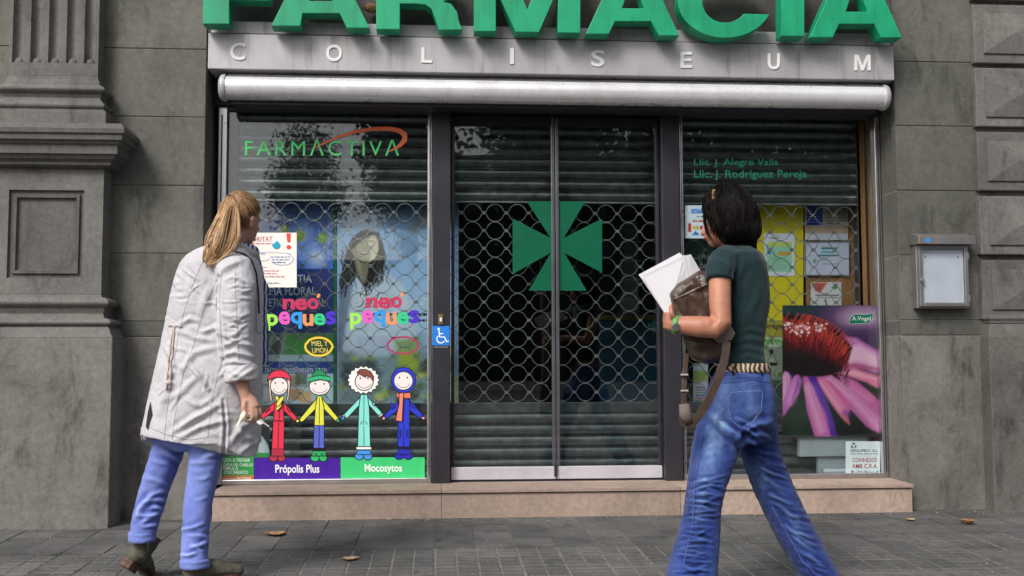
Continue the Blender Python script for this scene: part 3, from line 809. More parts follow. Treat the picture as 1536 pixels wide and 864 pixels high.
# ------------------------------------------------------------------ painter for printed sheets
class Paint:
    def __init__(s, x0, y0, x1, y1, bg, res=1.25):
        s.b = (x0, y0, x1, y1); s.nx = int((x1 - x0) * res) + 1; s.ny = int((y1 - y0) * res) + 1
        s.X, s.Y = np.meshgrid(np.linspace(x0, x1, s.nx), np.linspace(y0, y1, s.ny))
        s.C = np.ones((s.ny, s.nx, 3)) * np.array(lin(bg))
    def blend(s, a, col):
        c = np.array(lin(col)) if isinstance(col, str) else np.array(col)
        s.C = s.C * (1 - a[..., None]) + c * a[..., None]; return s
    def sd_poly(s, pts):
        d = np.full(s.X.shape, 1e9); ins = np.zeros(s.X.shape, bool); n = len(pts)
        for i in range(n):
            ax, ay = pts[i]; bx, by = pts[(i + 1) % n]
            ex, ey = bx - ax, by - ay; t = np.clip(((s.X - ax) * ex + (s.Y - ay) * ey) / (ex * ex + ey * ey + 1e-9), 0, 1)
            d = np.minimum(d, np.hypot(s.X - ax - t * ex, s.Y - ay - t * ey))
            c = ((ay > s.Y) != (by > s.Y)) & (s.X < (bx - ax) * (s.Y - ay) / (by - ay + 1e-12) + ax); ins ^= c
        return np.where(ins, -d, d)
    def poly(s, pts, col, soft=.8, op=1): return s.blend(op * np.clip(.5 - s.sd_poly(pts) / (2 * soft), 0, 1), col)
    def ell(s, cx, cy, rx, ry, col, soft=.2, op=1, rot=0):
        c, q = math.cos(rot), math.sin(rot); dx = s.X - cx; dy = s.Y - cy
        r = np.hypot((dx * c + dy * q) / rx, (-dx * q + dy * c) / ry); return s.blend(op * np.clip((1 + soft - r) / (2 * soft), 0, 1), col)
    def line(s, pts, w, col, soft=.7, op=1):
        d = np.full(s.X.shape, 1e9)
        for (ax, ay), (bx, by) in zip(pts[:-1], pts[1:]):
            ex, ey = bx - ax, by - ay; t = np.clip(((s.X - ax) * ex + (s.Y - ay) * ey) / (ex * ex + ey * ey + 1e-9), 0, 1)
            d = np.minimum(d, np.hypot(s.X - ax - t * ex, s.Y - ay - t * ey))
        return s.blend(op * np.clip(.5 - (d - w / 2) / (2 * soft), 0, 1), col)
    def rect(s, x0, y0, x1, y1, col, soft=.5, op=1): return s.poly([(x0, y0), (x1, y0), (x1, y1), (x0, y1)], col, soft, op)
    def vgrad(s, x0, y0, x1, y1, c0, c1, soft=.5):
        t = np.clip((s.Y - y0) / (y1 - y0), 0, 1)[..., None]
        g = np.array(lin(c0)) * (1 - t) + np.array(lin(c1)) * t
        a = np.clip(.5 - s.sd_poly([(x0, y0), (x1, y0), (x1, y1), (x0, y1)]) / (2 * soft), 0, 1)[..., None]
        s.C = s.C * (1 - a) + g * a; return s
    def build(s, name, Y, parent, gain=1.0):
        x0, y0, x1, y1 = s.b
        A, B, C_, D = [np.array(at(*q, Y)) for q in ((x0, y0), (x1, y0), (x0, y1), (x1, y1))]
        u = np.linspace(0, 1, s.nx)[None, :, None]; v = np.linspace(0, 1, s.ny)[:, None, None]
        V = ((A * (1 - u) + B * u) * (1 - v) + (C_ * (1 - u) + D * u) * v).reshape(-1, 3) - np.array(ORG[parent.name])
        idx = np.arange(s.nx * s.ny).reshape(s.ny, s.nx)
        Q = np.stack([idx[1:, :-1], idx[1:, 1:], idx[:-1, 1:], idx[:-1, :-1]], -1).reshape(-1, 4)
        me = bpy.data.meshes.new(name); me.vertices.add(len(V)); me.vertices.foreach_set('co', V.ravel())
        me.loops.add(Q.size); me.loops.foreach_set('vertex_index', Q.ravel().astype(np.int32))
        me.polygons.add(len(Q)); me.polygons.foreach_set('loop_start', np.arange(0, Q.size, 4, dtype=np.int32))
        me.update(calc_edges=True)
        ca = me.color_attributes.new('Col', 'FLOAT_COLOR', 'POINT')
        ca.data.foreach_set('color', np.concatenate([np.clip(s.C * gain, 0, 1).reshape(-1, 3), np.ones((len(V), 1))], 1).ravel().astype(np.float32))
        return link_mesh(name, me, M_VC, parent)

def panel(name, b, Y, label, cat, thick=.006, mat=None):
    """thing with a backing board just behind the plane Y"""
    x0, y0, x1, y1 = b
    p = at((x0 + x1) / 2, y1, Y); t = thing(name, p, label, cat)
    q = [at(x0, y0, Y), at(x1, y0, Y), at(x1, y1, Y), at(x0, y1, Y)]
    MB().prism([(v.x, v.z) for v in q], Y + .0006, Y + thick).build('backing', mat or P('#e8e8e8'), t)
    return t

def ptext(parent, Y, items, name='lettering'):
    """items: (text, x0, y0, x1, y1, colour, bold[, shear])"""
    for k, it in enumerate(items):
        f = Flat(Y - .0006 - .0002 * k)
        if it[0] == '~':      # print too fine to read: word-length dashes
            x = it[1]; r = random.Random(int(it[1] * 7 + it[2])); ym = (it[2] + it[4]) / 2; h = (it[4] - it[2]) * .5
            while x < it[3] - 1:
                e = min(x + r.uniform(3, 9), it[3]); f.rect(x, ym - h / 2, e, ym + h / 2); x = e + 1.4
            f.build('fine_print', P(it[5]), parent); continue
        f.text(it[0], it[1], it[2], it[3], it[4], it[6] if len(it) > 6 else 0, it[7] if len(it) > 7 else 0)
        f.build(name, P(it[5]), parent)

# ------------------------------------------------------------------ posters behind the shutter, first window
Y1 = YP
t = panel('poster_panel', (356, 303, 500, 606), Y1, 'tall navy poster panel with white words behind the ring grille', 'poster')
p = Paint(356, 303, 500, 606, '#22345f')
p.vgrad(356, 303, 500, 430, '#4a6090', '#3a6ac8')
for k in range(26):
    x, y = rng.uniform(360, 498), rng.uniform(330, 428); r = rng.uniform(6, 16)
    p.ell(x, y, r, r, ['#9fb6e8', '#6f97e6', '#c8d4f0', '#3561c0'][k % 4], .5, .35)
p.ell(449, 354, 9, 9, '#6f8a2a', .3).ell(446, 351, 4, 4, '#98ad50', .6, .7)
p.ell(484, 358, 8, 9, '#5f8a2a', .3).ell(481, 355, 3, 4, '#98b858', .6, .7)
p.ell(425, 345, 8, 8, '#7c8f3c', .3)
p.ell(400, 420, 30, 12, '#2c58c0', .4, .5)
p.rect(356, 404, 500, 500, '#16306f').rect(356, 500, 500, 548, '#5d6b66')
p.poly([(430, 503), (500, 503), (500, 540), (450, 545), (425, 530)], '#2f7a2c', 3)
p.poly([(395, 505), (425, 500), (415, 545), (388, 545)], '#3c4442', 3).poly([(405, 505), (412, 505), (398, 545), (392, 545)], '#7a837f', 1.5)
p.rect(356, 533, 500, 543, '#8da2ae', 1).rect(356, 543, 500, 561, '#1d3d86').rect(356, 561, 500, 606, '#a9c0cc', 1)
for k, (x, y, c) in enumerate([(380, 568, '#7a5f43'), (398, 572, '#d4dde0'), (440, 570, '#8d7a55'), (452, 568, '#39462b'), (472, 572, '#c6d2d6'), (385, 588, '#3f7f62'), (405, 590, '#e0e4e0'), (443, 590, '#a8763a'), (458, 594, '#c79a58'), (482, 588, '#7fa9a4')]):
    p.rect(x - 9, y - 7, x + 9, y + 10, c, 2, .85)
p.line([(356, 580), (500, 580)], 1.5, '#5d7a8a')
p.build('print', Y1, t, 1.7)
ptext(t, Y1, [('HOMEOPATIA', 378, 412, 468, 424, '#dfe6ee', .012), ('TERAPIA FLORAL', 372, 430, 474, 443, '#dfe6ee', .012), ('COSMETICA NATURAL', 372, 448, 488, 460, '#c9d4e4', .008),
     ('~', 366, 476, 470, 482, '#9fb0d0', 0), ('www.farmaciacoliseum.com', 372, 549, 490, 559, '#e6ecf2', .006)])
f = Flat(Y1 - .004); f.rect(500.5, 304, 504.5, 606); f.build('green_edging', P('#1f7a44'), t)

t = panel('poster_panel', (505.5, 303, 688, 606), Y1, 'pale blue poster panel with a laughing dark haired woman', 'poster')
p = Paint(505.5, 303, 688, 606, '#8fb0d4', 1.8)
p.vgrad(505, 303, 688, 345, '#3d5166', '#7fa0c6').vgrad(505, 345, 688, 500, '#86a9d2', '#a3c0e4')
p.poly([(610, 345), (640, 303), (660, 303), (625, 355)], '#6a6a50', 6, .6)
for k in range(14): p.line([(600 + k * 3, 350 + k * 1.5), (575 + k * 3, 410 - k * 2)], 1.0, '#3a4656', .8, .55)
p.poly([(520, 440), (540, 415), (580, 410), (605, 430), (622, 470), (625, 530), (510, 530), (512, 470)], '#b9c7de', 4)          # robe
p.poly([(510, 420), (525, 410), (528, 440), (512, 530), (505, 530)], '#4a5a78', 3, .7)
Z = lambda pts: [(500 + x / 4.32, 300 + y / 4.32) for x, y in pts]
p.poly(Z([(95, 300), (125, 240), (180, 200), (240, 190), (295, 222), (322, 290), (338, 370), (325, 440), (290, 470), (280, 530), (235, 578), (190, 560), (150, 500), (120, 545), (60, 590), (52, 500), (70, 400)]), '#0a0b0b', 1.2)
for k in range(90):
    s0 = [(75, 330), (95, 380), (300, 330), (310, 390), (280, 430), (110, 430), (215, 480), (70, 470)][k % 8]; q = [(s0[0] + rng.normal(0, 14), s0[1] + rng.normal(0, 20))]
    ph = rng.uniform(0, 6)
    for j in range(7): q.append((q[-1][0] + 10 * math.sin(ph + j * 1.3), q[-1][1] + rng.uniform(12, 24)))
    p.line(Z(q), rng.uniform(.7, 1.8), '#070808' if k % 3 else '#4a4c44', .5, .9)
p.poly(Z([(130, 375), (170, 405), (225, 415), (222, 470), (205, 540), (185, 545), (150, 470)]), '#77715c', 1)
p.poly(Z([(150, 390), (170, 400), (190, 520), (175, 500)]), '#a39c82', 2, .7)
p.poly(Z([(122, 330), (130, 285), (165, 250), (215, 225), (262, 228), (288, 265), (291, 325), (268, 385), (228, 408), (185, 400), (140, 372)]), '#a89f86', .9)
p.poly(Z([(235, 232), (268, 236), (289, 275), (288, 330), (262, 385), (232, 402), (245, 340), (222, 300)]), '#dccfb6', 1.6, .9)
p.poly(Z([(122, 330), (130, 285), (160, 262), (150, 320), (165, 370), (190, 398), (150, 378)]), '#7d745e', 1.6, .8)
p.poly(Z([(105, 300), (150, 235), (215, 205), (262, 212), (235, 236), (190, 262), (160, 285), (128, 320)]), '#0b0c0c', 1)
p.line(Z([(150, 285), (170, 276), (190, 284)]), .9, '#2c261e', .4).line(Z([(228, 272), (246, 264), (264, 274)]), .9, '#2c261e', .4)
p.line(Z([(146, 266), (172, 256), (194, 262)]), .7, '#4a4234', .4).line(Z([(226, 250), (248, 244), (268, 254)]), .7, '#4a4234', .4)
p.line(Z([(212, 270), (222, 305), (208, 318), (196, 314)]), .8, '#7a6f58', .5)
p.poly(Z([(158, 328), (182, 338), (212, 340), (234, 331), (226, 352), (203, 362), (176, 355)]), '#6a3a32', .7)
p.poly(Z([(165, 333), (184, 341), (212, 343), (229, 335), (220, 348), (202, 351), (180, 346)]), '#e4dccc', .5)
p.rect(505, 528, 688, 606, '#6f8064', 4, .6)
for k in range(60):
    x, y = rng.uniform(508, 686), rng.uniform(535, 604); r = rng.uniform(3, 9)
    p.ell(x, y, r, r * .9, ['#9ab02c', '#4b6a2a', '#2c3638', '#55606a', '#c4c83c', '#38402c'][k % 6], .4, .7)
p.poly([(512, 545), (555, 540), (575, 560), (560, 585), (515, 580)], '#3a4450', 4, .8).poly([(590, 510), (630, 505), (628, 555), (600, 560)], '#7fa02e', 5, .8)
p.ell(612, 545, 14, 16, '#a7b83a', .4, .9).ell(664, 520, 14, 17, '#c2b53c', .3, .9).ell(655, 552, 20, 13, '#2b2f33', .4, .9)
p.rect(655, 565, 688, 606, '#a5b083', 2).rect(535, 505, 585, 535, '#a9b7cc', 3, .8)
p.build('print', Y1, t, 1.45)
ptext(t, Y1, [('Salut', 532, 438, 592, 461, '#22303c', .01, .4), ('Salut', 531, 437, 591, 460, '#eef3f6', .004, .4), ('q 2', 609, 446, 640, 461, '#eef3f6', .004, .4),
     ('~', 548, 468, 640, 475, '#27364a', .004), ('~', 602, 477, 640, 484, '#27364a', .004)])

# ------------------------------------------------------------------ lettering and stickers on the first window
YO = -.0052
f = Flat(YO)
f.text('FARMΛCTIVΛ', 367.5, 210, 598.5, 233.5, 0, 0, 1.25)
f.build('lettering', P('#5ff58c'), win_l, label='bright green lettering on the glass')
f = Flat(YO - .0008)
sw = [(470, 223), (487, 214), (508, 205), (535, 197), (562, 193), (585, 193), (599, 196), (607, 202), (607, 210), (600, 218), (590, 224), (582, 228)]
f.stroke(sw, [1.0, 2.5, 4, 5, 5.4, 6, 7.5, 8.6, 8, 5.5, 3, .8]); f.build('orange_swoosh', P('#ff7a48'), win_l)

def word(parent, letters, Y=YO):
    for k, (ch, x0, y0, x1, y1, c, sh) in enumerate(letters):
        f = Flat(Y - .0003 * k); f.text(ch, x0, y0, x1, y1, .03, sh); f.build('letter', P(c), parent)
for dx, dy, lb in ((0, 0, 'colourful bubble lettering sticker over the navy poster'), (125, -2, 'colourful bubble lettering sticker over the laughing woman poster')):
    t = thing('lettering_sticker', at(450 + dx, 495 + dy, YO), lb, 'sticker')
    word(t, [('n', 424, 448, 442, 464, '#c9305f', 0), ('e', 442, 448, 461, 465, '#c9305f', 0), ('o', 461, 447, 478, 464, '#c9305f', 0), ('´', 472, 443, 478, 451, '#f58a5c', 0)] and
         [(a, x0 + dx, y0 + dy, x1 + dx, y1 + dy, c, s) for a, x0, y0, x1, y1, c, s in
          [('n', 424, 448, 442, 464, '#c9305f', 0), ('e', 442, 448, 461, 465, '#c9305f', 0), ('o', 461, 447, 478, 464, '#c9305f', 0), 
           ('p', 400, 471, 417, 496, '#a6ec55', 0), ('e', 418, 467, 435, 487, '#f05fc8', 0), ('q', 436, 468, 453, 493, '#2f9cf0', 0), ('u', 454, 471, 470, 489, '#f59a62', 0), ('e', 470, 470, 488, 488, '#2fd08c', 0), ('s', 488, 467, 504, 487, '#4a2cc8', 0)]])
    f = Flat(YO - .004); f.poly([(475 + dx, 446.5 + dy), (475.5 + dx, 442 + dy), (478.5 + dx, 440 + dy), (481 + dx, 442.5 + dy), (478 + dx, 447.5 + dy)]); f.build('accent', P('#ff9a5c'), t)
def oval(cx, cy, rx, ry, w, col, lb, txt=None, col2=None, Y=YO):
    t = thing('oval_sticker', at(cx, cy + ry, Y), lb, 'sticker')
    f = Flat(Y - .0006); f.stroke([(cx + rx * math.cos(2 * math.pi * k / 36) + (.8 if k % 7 == 0 else 0), cy + ry * math.sin(2 * math.pi * k / 36)) for k in range(36)], w, True); f.build('ring', P(col), t)
    if txt:
        f = Flat(Y); f.disc(cx, cy, rx, ry); f.build('disc', P(col2), t)
        ptext(t, Y, txt)
    return t
oval(478, 520, 20, 13.5, 3.2, '#f5cf3c', 'yellow ringed oval sticker with handwritten words', [('MIEL Y', 467, 511.5, 491, 519, '#f0e27a', .0, -.15), ('LIMÓN', 468, 520, 492, 529, '#f0e27a', .0, -.15)], '#23391c')
oval(604, 518, 23, 12.5, 2.6, '#b02a60', 'empty crimson oval sticker on the glass')

# four cartoon children
OUT = P('#101014')
def kid(label, parts, ox, oy, sc=1 / 4.547, base=(0, 0)):
    t = thing('child_sticker', at(ox + base[0] * sc, oy + base[1] * sc, YO), label, 'sticker', None)
    Y = YO - .0004
    for nm, shape, c in parts:
        kind = shape[0]
        if kind == 'p': pts = shape[1]
        elif kind == 'e':
            _, cx, cy, rx, ry = shape; pts = [(cx + rx * math.cos(2 * math.pi * k / 28), cy + ry * math.sin(2 * math.pi * k / 28)) for k in range(28)]
        elif kind == 's':
            f = Flat(Y); f.stroke([(ox + x * sc, oy + y * sc) for x, y in shape[1]], shape[2] * sc); f.build(nm, P(c), t); Y -= .00025; continue
        q = [(ox + x * sc, oy + y * sc) for x, y in pts]
        f = Flat(Y); f.poly(q); f.build(nm, P(c), t); Y -= .00025
        f = Flat(Y); f.stroke(q, 1.3, True); f.build('outline', OUT, t); Y -= .00025
    return t
SK = '#f6ece8'
def face(cx, cy, rx, ry):
    return [('face', ('e', cx, cy, rx, ry), SK), ('smile', ('s', arc(cx, cy - 5, rx * .78, ry * .82, 25, 155, 10), 3.5), '#6a6a72'), ('eye', ('e', cx - rx * .42, cy - ry * .35, 2, 3), '#3a3a40'), ('eye', ('e', cx + rx * .42, cy - ry * .35, 2, 3), '#3a3a40')]
R_ = '#e8324f'
kid('cartoon girl sticker in red suit, red cap and yellow scarf',
    [('boot', ('e', 92, 668, 31, 25), '#b02c44'), ('boot', ('e', 146, 668, 28, 25), '#b02c44'), ('boot_shaft', ('p', [(78, 605), (166, 605), (164, 655), (80, 655)]), '#b02c44'),
     ('sleeve', ('p', [(104, 283), (5, 375), (14, 402), (30, 396), (108, 335)]), R_), ('sleeve', ('p', [(156, 283), (258, 398), (246, 416), (228, 410), (152, 335)]), R_),
     ('legs', ('p', [(90, 415), (165, 415), (163, 605), (80, 605)]), R_), ('torso', ('p', [(100, 283), (160, 283), (162, 415), (92, 415)]), R_), ('belt', ('s', [(90, 415), (166, 415)], 9), '#7a1c30'),
     ('leg_line', ('s', [(127, 425), (122, 605)], 4), '#101014'), ('zip', ('s', [(132, 330), (130, 412)], 4), '#101014'),
     ('pocket', ('p', [(30, 345), (62, 318), (68, 330), (38, 356)]), '#c02844'), ('pocket', ('p', [(190, 318), (216, 348), (206, 356), (180, 328)]), '#c02844'),
     ('braid', ('p', [(56, 130), (80, 130), (76, 230), (84, 275), (72, 282), (62, 230)]), '#e8c8c0'), ('braid', ('p', [(184, 130), (208, 130), (202, 225), (190, 280), (180, 272), (190, 225)]), '#e8c8c0')] + face(130, 178, 60, 60) +
    [('cap', ('p', [(50, 140)] + arc(130, 140, 80, 72, 180, 360, 14) + [(210, 142)] + arc(130, 150, 78, 32, 350, 190, 8)), R_), ('bobble', ('e', 124, 66, 10, 7), R_),
     ('scarf', ('p', [(98, 250), (124, 246), (150, 292), (146, 318), (120, 345), (104, 340), (122, 300)]), '#e8dc4a'), ('scarf', ('p', [(164, 244), (140, 252), (112, 290), (112, 316), (132, 312), (162, 265)]), '#f0e65a'), ('mitten', ('e', 256, 416, 12, 11), '#e0e05a')], 390, 540, base=(127, 690))
Yl = '#e6e64a'
kid('cartoon child sticker in yellow jacket and green bobble hat',
    [('boot', ('e', 374, 668, 30, 25), '#2fb86a'), ('boot', ('e', 430, 668, 28, 25), '#2fb86a'), ('boot_shaft', ('p', [(360, 620), (446, 620), (448, 655), (356, 655)]), '#2fb86a'), ('boot_top', ('p', [(357, 600), (449, 600), (448, 620), (358, 620)]), '#101014'),
     ('trousers', ('p', [(368, 445), (438, 445), (438, 600), (364, 600)]), '#5a68c8'), ('leg_line', ('s', [(404, 450), (402, 600)], 5), '#101014'),
     ('sleeve', ('p', [(397, 248), (270, 402), (276, 422), (292, 420), (384, 330)]), Yl), ('sleeve', ('p', [(413, 248), (540, 402), (534, 422), (516, 418), (432, 330)]), Yl),
     ('jacket', ('p', [(392, 246), (420, 246), (436, 320), (438, 445), (370, 445), (378, 320)]), Yl), ('zip', ('s', [(406, 255), (404, 440)], 4), '#101014'),
     ('glove', ('e', 262, 418, 11, 11), '#d8e05a'), ('glove', ('e', 532, 414, 12, 11), '#2fb86a'),
     ('lace', ('s', [(368, 632), (392, 650)], 3), '#0c4a2c'), ('lace', ('s', [(392, 632), (368, 650)], 3), '#0c4a2c'), ('lace', ('s', [(412, 632), (436, 650)], 3), '#0c4a2c'), ('lace', ('s', [(436, 632), (412, 650)], 3), '#0c4a2c')] + face(407, 182, 72, 57) +
    [('hat', ('p', [(350, 122), (362, 90), (392, 66), (412, 64), (446, 92), (464, 118), (406, 108)]), '#1f9a5c'), ('bobble', ('e', 406, 60, 10, 10), '#35c67c'), ('brim', ('p', [(330, 152), (334, 118), (406, 104), (478, 114), (484, 146), (406, 132)]), '#2fb878')], 390, 540, base=(405, 690))
Mi = '#8ce8dc'
fur = [(160 + (105 + 6 * math.cos(k * math.pi)) * math.cos(2 * math.pi * k / 36), 136 + (92 + 6 * math.cos(k * math.pi)) * math.sin(2 * math.pi * k / 36)) for k in range(36)]
kid('cartoon child sticker in mint snowsuit with white fur hood',
    [('boot', ('e', 131, 655, 30, 27), '#4a9ae8'), ('boot', ('e', 190, 655, 29, 27), '#4a9ae8'), ('boot_shaft', ('p', [(118, 608), (208, 608), (208, 645), (116, 645)]), '#4a9ae8'),
     ('sleeve', ('p', [(152, 238), (22, 375), (34, 400), (54, 392), (140, 300)]), Mi), ('sleeve', ('p', [(176, 238), (292, 365), (280, 388), (262, 380), (190, 300)]), Mi),
     ('suit', ('p', [(140, 236), (186, 236), (200, 330), (208, 592), (120, 592), (128, 330)]), Mi), ('zip', ('s', [(164, 240), (162, 440)], 4), '#10303a'), ('leg_line', ('s', [(162, 450), (164, 590)], 4), '#10303a'),
     ('pocket', ('s', [(136, 440), (154, 418)], 4), '#10303a'), ('pocket', ('s', [(188, 440), (172, 418)], 4), '#10303a'),
     ('fur_cuff', ('p', [(112, 590), (212, 590), (214, 612), (112, 612)]), '#f4f4f0'), ('cuff', ('p', [(22, 372), (40, 396), (30, 402), (14, 380)]), '#f4f4f0'), ('cuff', ('p', [(288, 362), (262, 382), (268, 392), (294, 374)]), '#f4f4f0'), ('mitten', ('e', 20, 398, 13, 11), '#4a9ae8'),
     ('fur_hood', ('p', fur), '#f6f6f2')] + face(165, 146, 62, 62) +
    [('fringe', ('p', [(116, 84), (138, 64), (176, 64), (210, 80), (230, 116), (226, 150), (208, 118), (172, 106), (178, 122), (150, 104), (128, 92), (124, 108)]), '#8a4a3c'), ('bobble', ('e', 230, 300, 9, 8), '#d8f4f0')], 510, 540, base=(163, 680))
B_ = '#2a3ad0'
kid('cartoon child sticker in blue suit and hood with coral scarf',
    [('boot', ('e', 404, 655, 31, 24), '#2a2ab8'), ('boot', ('e', 464, 655, 31, 24), '#2a2ab8'), ('boot_shaft', ('p', [(392, 606), (478, 606), (480, 645), (390, 645)]), '#2a2ab8'), ('boot_top', ('p', [(392, 590), (478, 590), (478, 606), (392, 606)]), '#101030'),
     ('sleeve', ('p', [(404, 268), (296, 382), (304, 404), (322, 400), (404, 335)]), B_), ('sleeve', ('p', [(466, 268), (572, 382), (562, 404), (546, 400), (464, 335)]), B_),
     ('suit', ('p', [(398, 266), (474, 266), (476, 590), (394, 590)]), B_), ('leg_line', ('s', [(436, 430), (434, 590)], 4), '#0a0a30'),
     ('pocket', ('p', [(390, 480), (416, 480), (414, 528), (388, 528)]), '#2230b0'), ('pocket', ('p', [(452, 480), (478, 480), (480, 528), (454, 528)]), '#2230b0'), ('pocket', ('p', [(352, 290), (376, 312), (356, 334), (336, 318)]), '#2230b0'), ('pocket', ('p', [(494, 290), (522, 318), (508, 330), (482, 306)]), '#2230b0'),
     ('hand', ('e', 298, 398, 12, 11), '#f0a090'), ('hand', ('e', 568, 396, 12, 11), '#f0a090'), ('hood', ('e', 433, 137, 84, 87), B_)] + face(432, 142, 65, 63) +
    [('scarf', ('p', [(384, 226), (478, 222), (482, 262), (390, 256)]), '#f07a62'), ('scarf_tail', ('p', [(404, 226), (434, 224), (424, 418), (378, 412), (402, 300)]), '#f08a70')], 510, 540, base=(434, 680))

def banner(b, col, lb, texts):
    t = panel('banner_sticker', b, YO, lb, 'sticker', .0012, P(col))
    f = Flat(YO); f.rect(*b); f.build('ground', P(col), t); ptext(t, YO, texts); return t
banner((381, 687, 510, 723), '#43129a', 'purple banner sticker with white words under the red cartoon girl', [('Própolis Plus', 413, 697, 479, 713, '#f6f4fa', .018)])
banner((511, 686, 637, 722), '#3ecb78', 'bright green banner sticker under the mint cartoon child', [('Mocosytos', 547, 696, 603, 711, '#f4faf4', .018)])
t = banner((322, 686, 380.5, 724), '#2f9a4e', 'small green advertising sticker with an orange strip', [('AYUDA A FRENAR', 328, 687.5, 375, 693, '#e4f2e6', .006), ('LA CAÍDA DEL CABELLO', 328, 694, 379, 699.5, '#e4f2e6', .006), ('ESTIMULA', 328, 700, 357, 705, '#e4f2e6', .006), ('SU CRECIMIENTO', 328, 706, 372, 711, '#e4f2e6', .006)])
f = Flat(YO - .001); f.rect(322, 713, 380.5, 723.5); f.build('orange_strip', P('#b8743c'), t); ptext(t, YO - .0012, [('ahora con BIOTINA', 331, 715.5, 377, 720.5, '#f4e6d8', .004)])
t = panel('round_display', (330, 640, 404, 686), .06, 'pale rounded cardboard display with green foot behind the red cartoon girl', 'display', .01)
p = Paint(330, 640, 404, 686, '#15181a', 1.3); p.ell(360, 690, 46, 50, '#c8d8dc', .03).ell(360, 692, 40, 45, '#e4ecee', .05).rect(330, 679, 404, 686, '#36b24a'); p.build('print', .06, t)

# taped notice
t = panel('paper_notice', (374, 349, 445, 431), -.010, 'white printed notice with a red exclamation mark and cyan drop', 'notice', .0008, P('#f6f4ec'))
YN = -.010
f = Flat(YN); f.rect(374, 349, 443, 431); f.build('paper', P('#f7f5ee'), t)
ptext(t, YN, [('PRIORITAT', 366, 355, 409, 362.5, '#cc4a5a', .006), ('~', 372, 364, 409, 367, '#d8707a', 0), ('~', 386, 379.5, 398, 382, '#6a7ac0', .01), ('~', 406, 384, 435, 387, '#8a92c8', 0), ('~', 408, 388, 434, 391, '#8a92c8', 0), ('~', 408, 392, 429, 395, '#6a72b8', .01),
      ('~', 388, 405, 419, 407.5, '#e08088', 0), ('~', 388, 409, 416, 411.5, '#e08088', 0), ('~', 388, 413.5, 427, 416, '#e08088', 0), ('~', 401, 423, 419, 426, '#9aa0c0', 0), ('~', 388, 400, 402, 402, '#e0a0a8', 0)])
f = Flat(YN - .003); f.poly([(429.5, 350), (436, 350), (435, 363), (431, 363)]).disc(433, 370.5, 3.4, 3); f.build('exclamation_mark', P('#ee4a3c'), t)
f = Flat(YN - .0032); f.poly([(416, 361)] + arc(414.5, 368, 6, 5.2, -20, 200, 12) + [(410, 366)]).build('drop', P('#18a8cc'), t)
f = Flat(YN - .0034); f.stroke(arc(423, 388, 17, 9.5, -60, 160, 16), .7).stroke(arc(395, 386, 9, 5, 20, 150, 8), .7).stroke([(386, 378.5), (404, 378), (436, 380)], .6); f.build('speech_bubbles', P('#a4acd4'), t)

# wheelchair sticker and key switch on the door post
t = panel('wheelchair_sticker', (648.5, 489, 674.5, 518), -.0615, 'blue square sticker with a white wheelchair symbol', 'sticker', .0012, P('#1d7fe0'))
f = Flat(-.0622); f.disc(658, 493.5, 2.0).stroke([(658.5, 496), (659.5, 505.5), (666.5, 505.5), (670, 512.5), (673, 511.5)], 2.0).stroke([(659, 500.5), (665, 500.5)], 1.6).stroke(arc(661.3, 508.4, 6, 6, -130, -330, 18), 1.6)
f.build('symbol', P('#f4f8fc'), t)
f = Flat(-.0622); f.rect(651, 520, 672, 521.3); f.build('caption', P('#8a8a90'), t)
k0 = at(657.5, 487, -.06); k1 = at(665, 472, -.06)
t = thing('key_switch', (k0.x, -.06, k0.z), 'small brass key switch above the wheelchair sticker', 'switch')
MB().box(k0.x, k1.x, -.07, -.0605, k0.z, k1.z).build('plate', mat_plain('brass', (.4, .28, .14), .35, .9), t, bevel=.002)
MB().box(k0.x + .008, k1.x - .008, -.074, -.0702, k0.z + .018, k1.z - .018).build('button', M_WHITE, t, bevel=.002)

# ------------------------------------------------------------------ second window
t = win_r
for k, (tx, x0, y0, x1, y1) in enumerate([('Llic. J. Alegre Valls', 1041, 238, 1167, 251), ('Llic. J. Rodríguez Pereja', 1041, 255, 1210, 270)]):
    f = Flat(YO); f.text(tx, x0, y0, x1, y1, .006); f.build('lettering', P('#0a785a'), t)
t = panel('yellow_panel', (1136, 306, 1205, 560), Y1, 'bright yellow display panel behind the ring grille', 'panel', .01, P('#d8c81e'))
f = Flat(Y1); f.rect(1136, 306, 1205, 560); f.build('face', P('#d8c81e'), t)
YQ = Y1 - .004
t = panel('paper_notice', (1146, 350, 1192, 414), YQ, 'white sheet with a green printed box on the yellow panel', 'notice', .0008, P('#d6d8e6'))
p = Paint(1146, 350, 1192, 414, '#dcdcea', 1.6); p.rect(1150, 366, 1188, 408, '#9ccfb4').rect(1152, 363, 1187, 370, '#c4d86a').rect(1167, 378, 1187, 383, '#d8a030').rect(1151, 376, 1156, 381, '#2a6ab0')
for k in range(7): p.line([(1153, 386 + k * 3), (1153 + 30 * (.6 + .4 * math.sin(k * 2.1) ** 2), 386 + k * 3)], .7, '#6a9a84', .5)
p.line([(1155, 357), (1168, 357)], 1.2, '#444'.replace('#444', '#444444')); p.build('print', YQ, t)
t = thing('cork_board', at(1247, 560, Y1 + .02), 'brown wooden back board carrying three papers', 'board')
a, b_ = at(1206, 306, Y1), at(1287, 560, Y1)
MB().box(a.x + .005, b_.x, Y1 + .004, Y1 + .03, b_.z, a.z + .1).build('board', M_WOOD, t, bevel=.002)
t = panel('paper_notice', (1207.5, 308, 1272, 360), YQ, 'price sheet with a blue block pinned on the wooden board', 'notice', .0008)
p = Paint(1207.5, 308, 1272, 360, '#b6a99f', 1.6); p.rect(1210, 308, 1234, 338, '#27349a').rect(1207, 340, 1272, 350, '#c2a48c').rect(1207, 350, 1272, 360, '#c8c8d4')
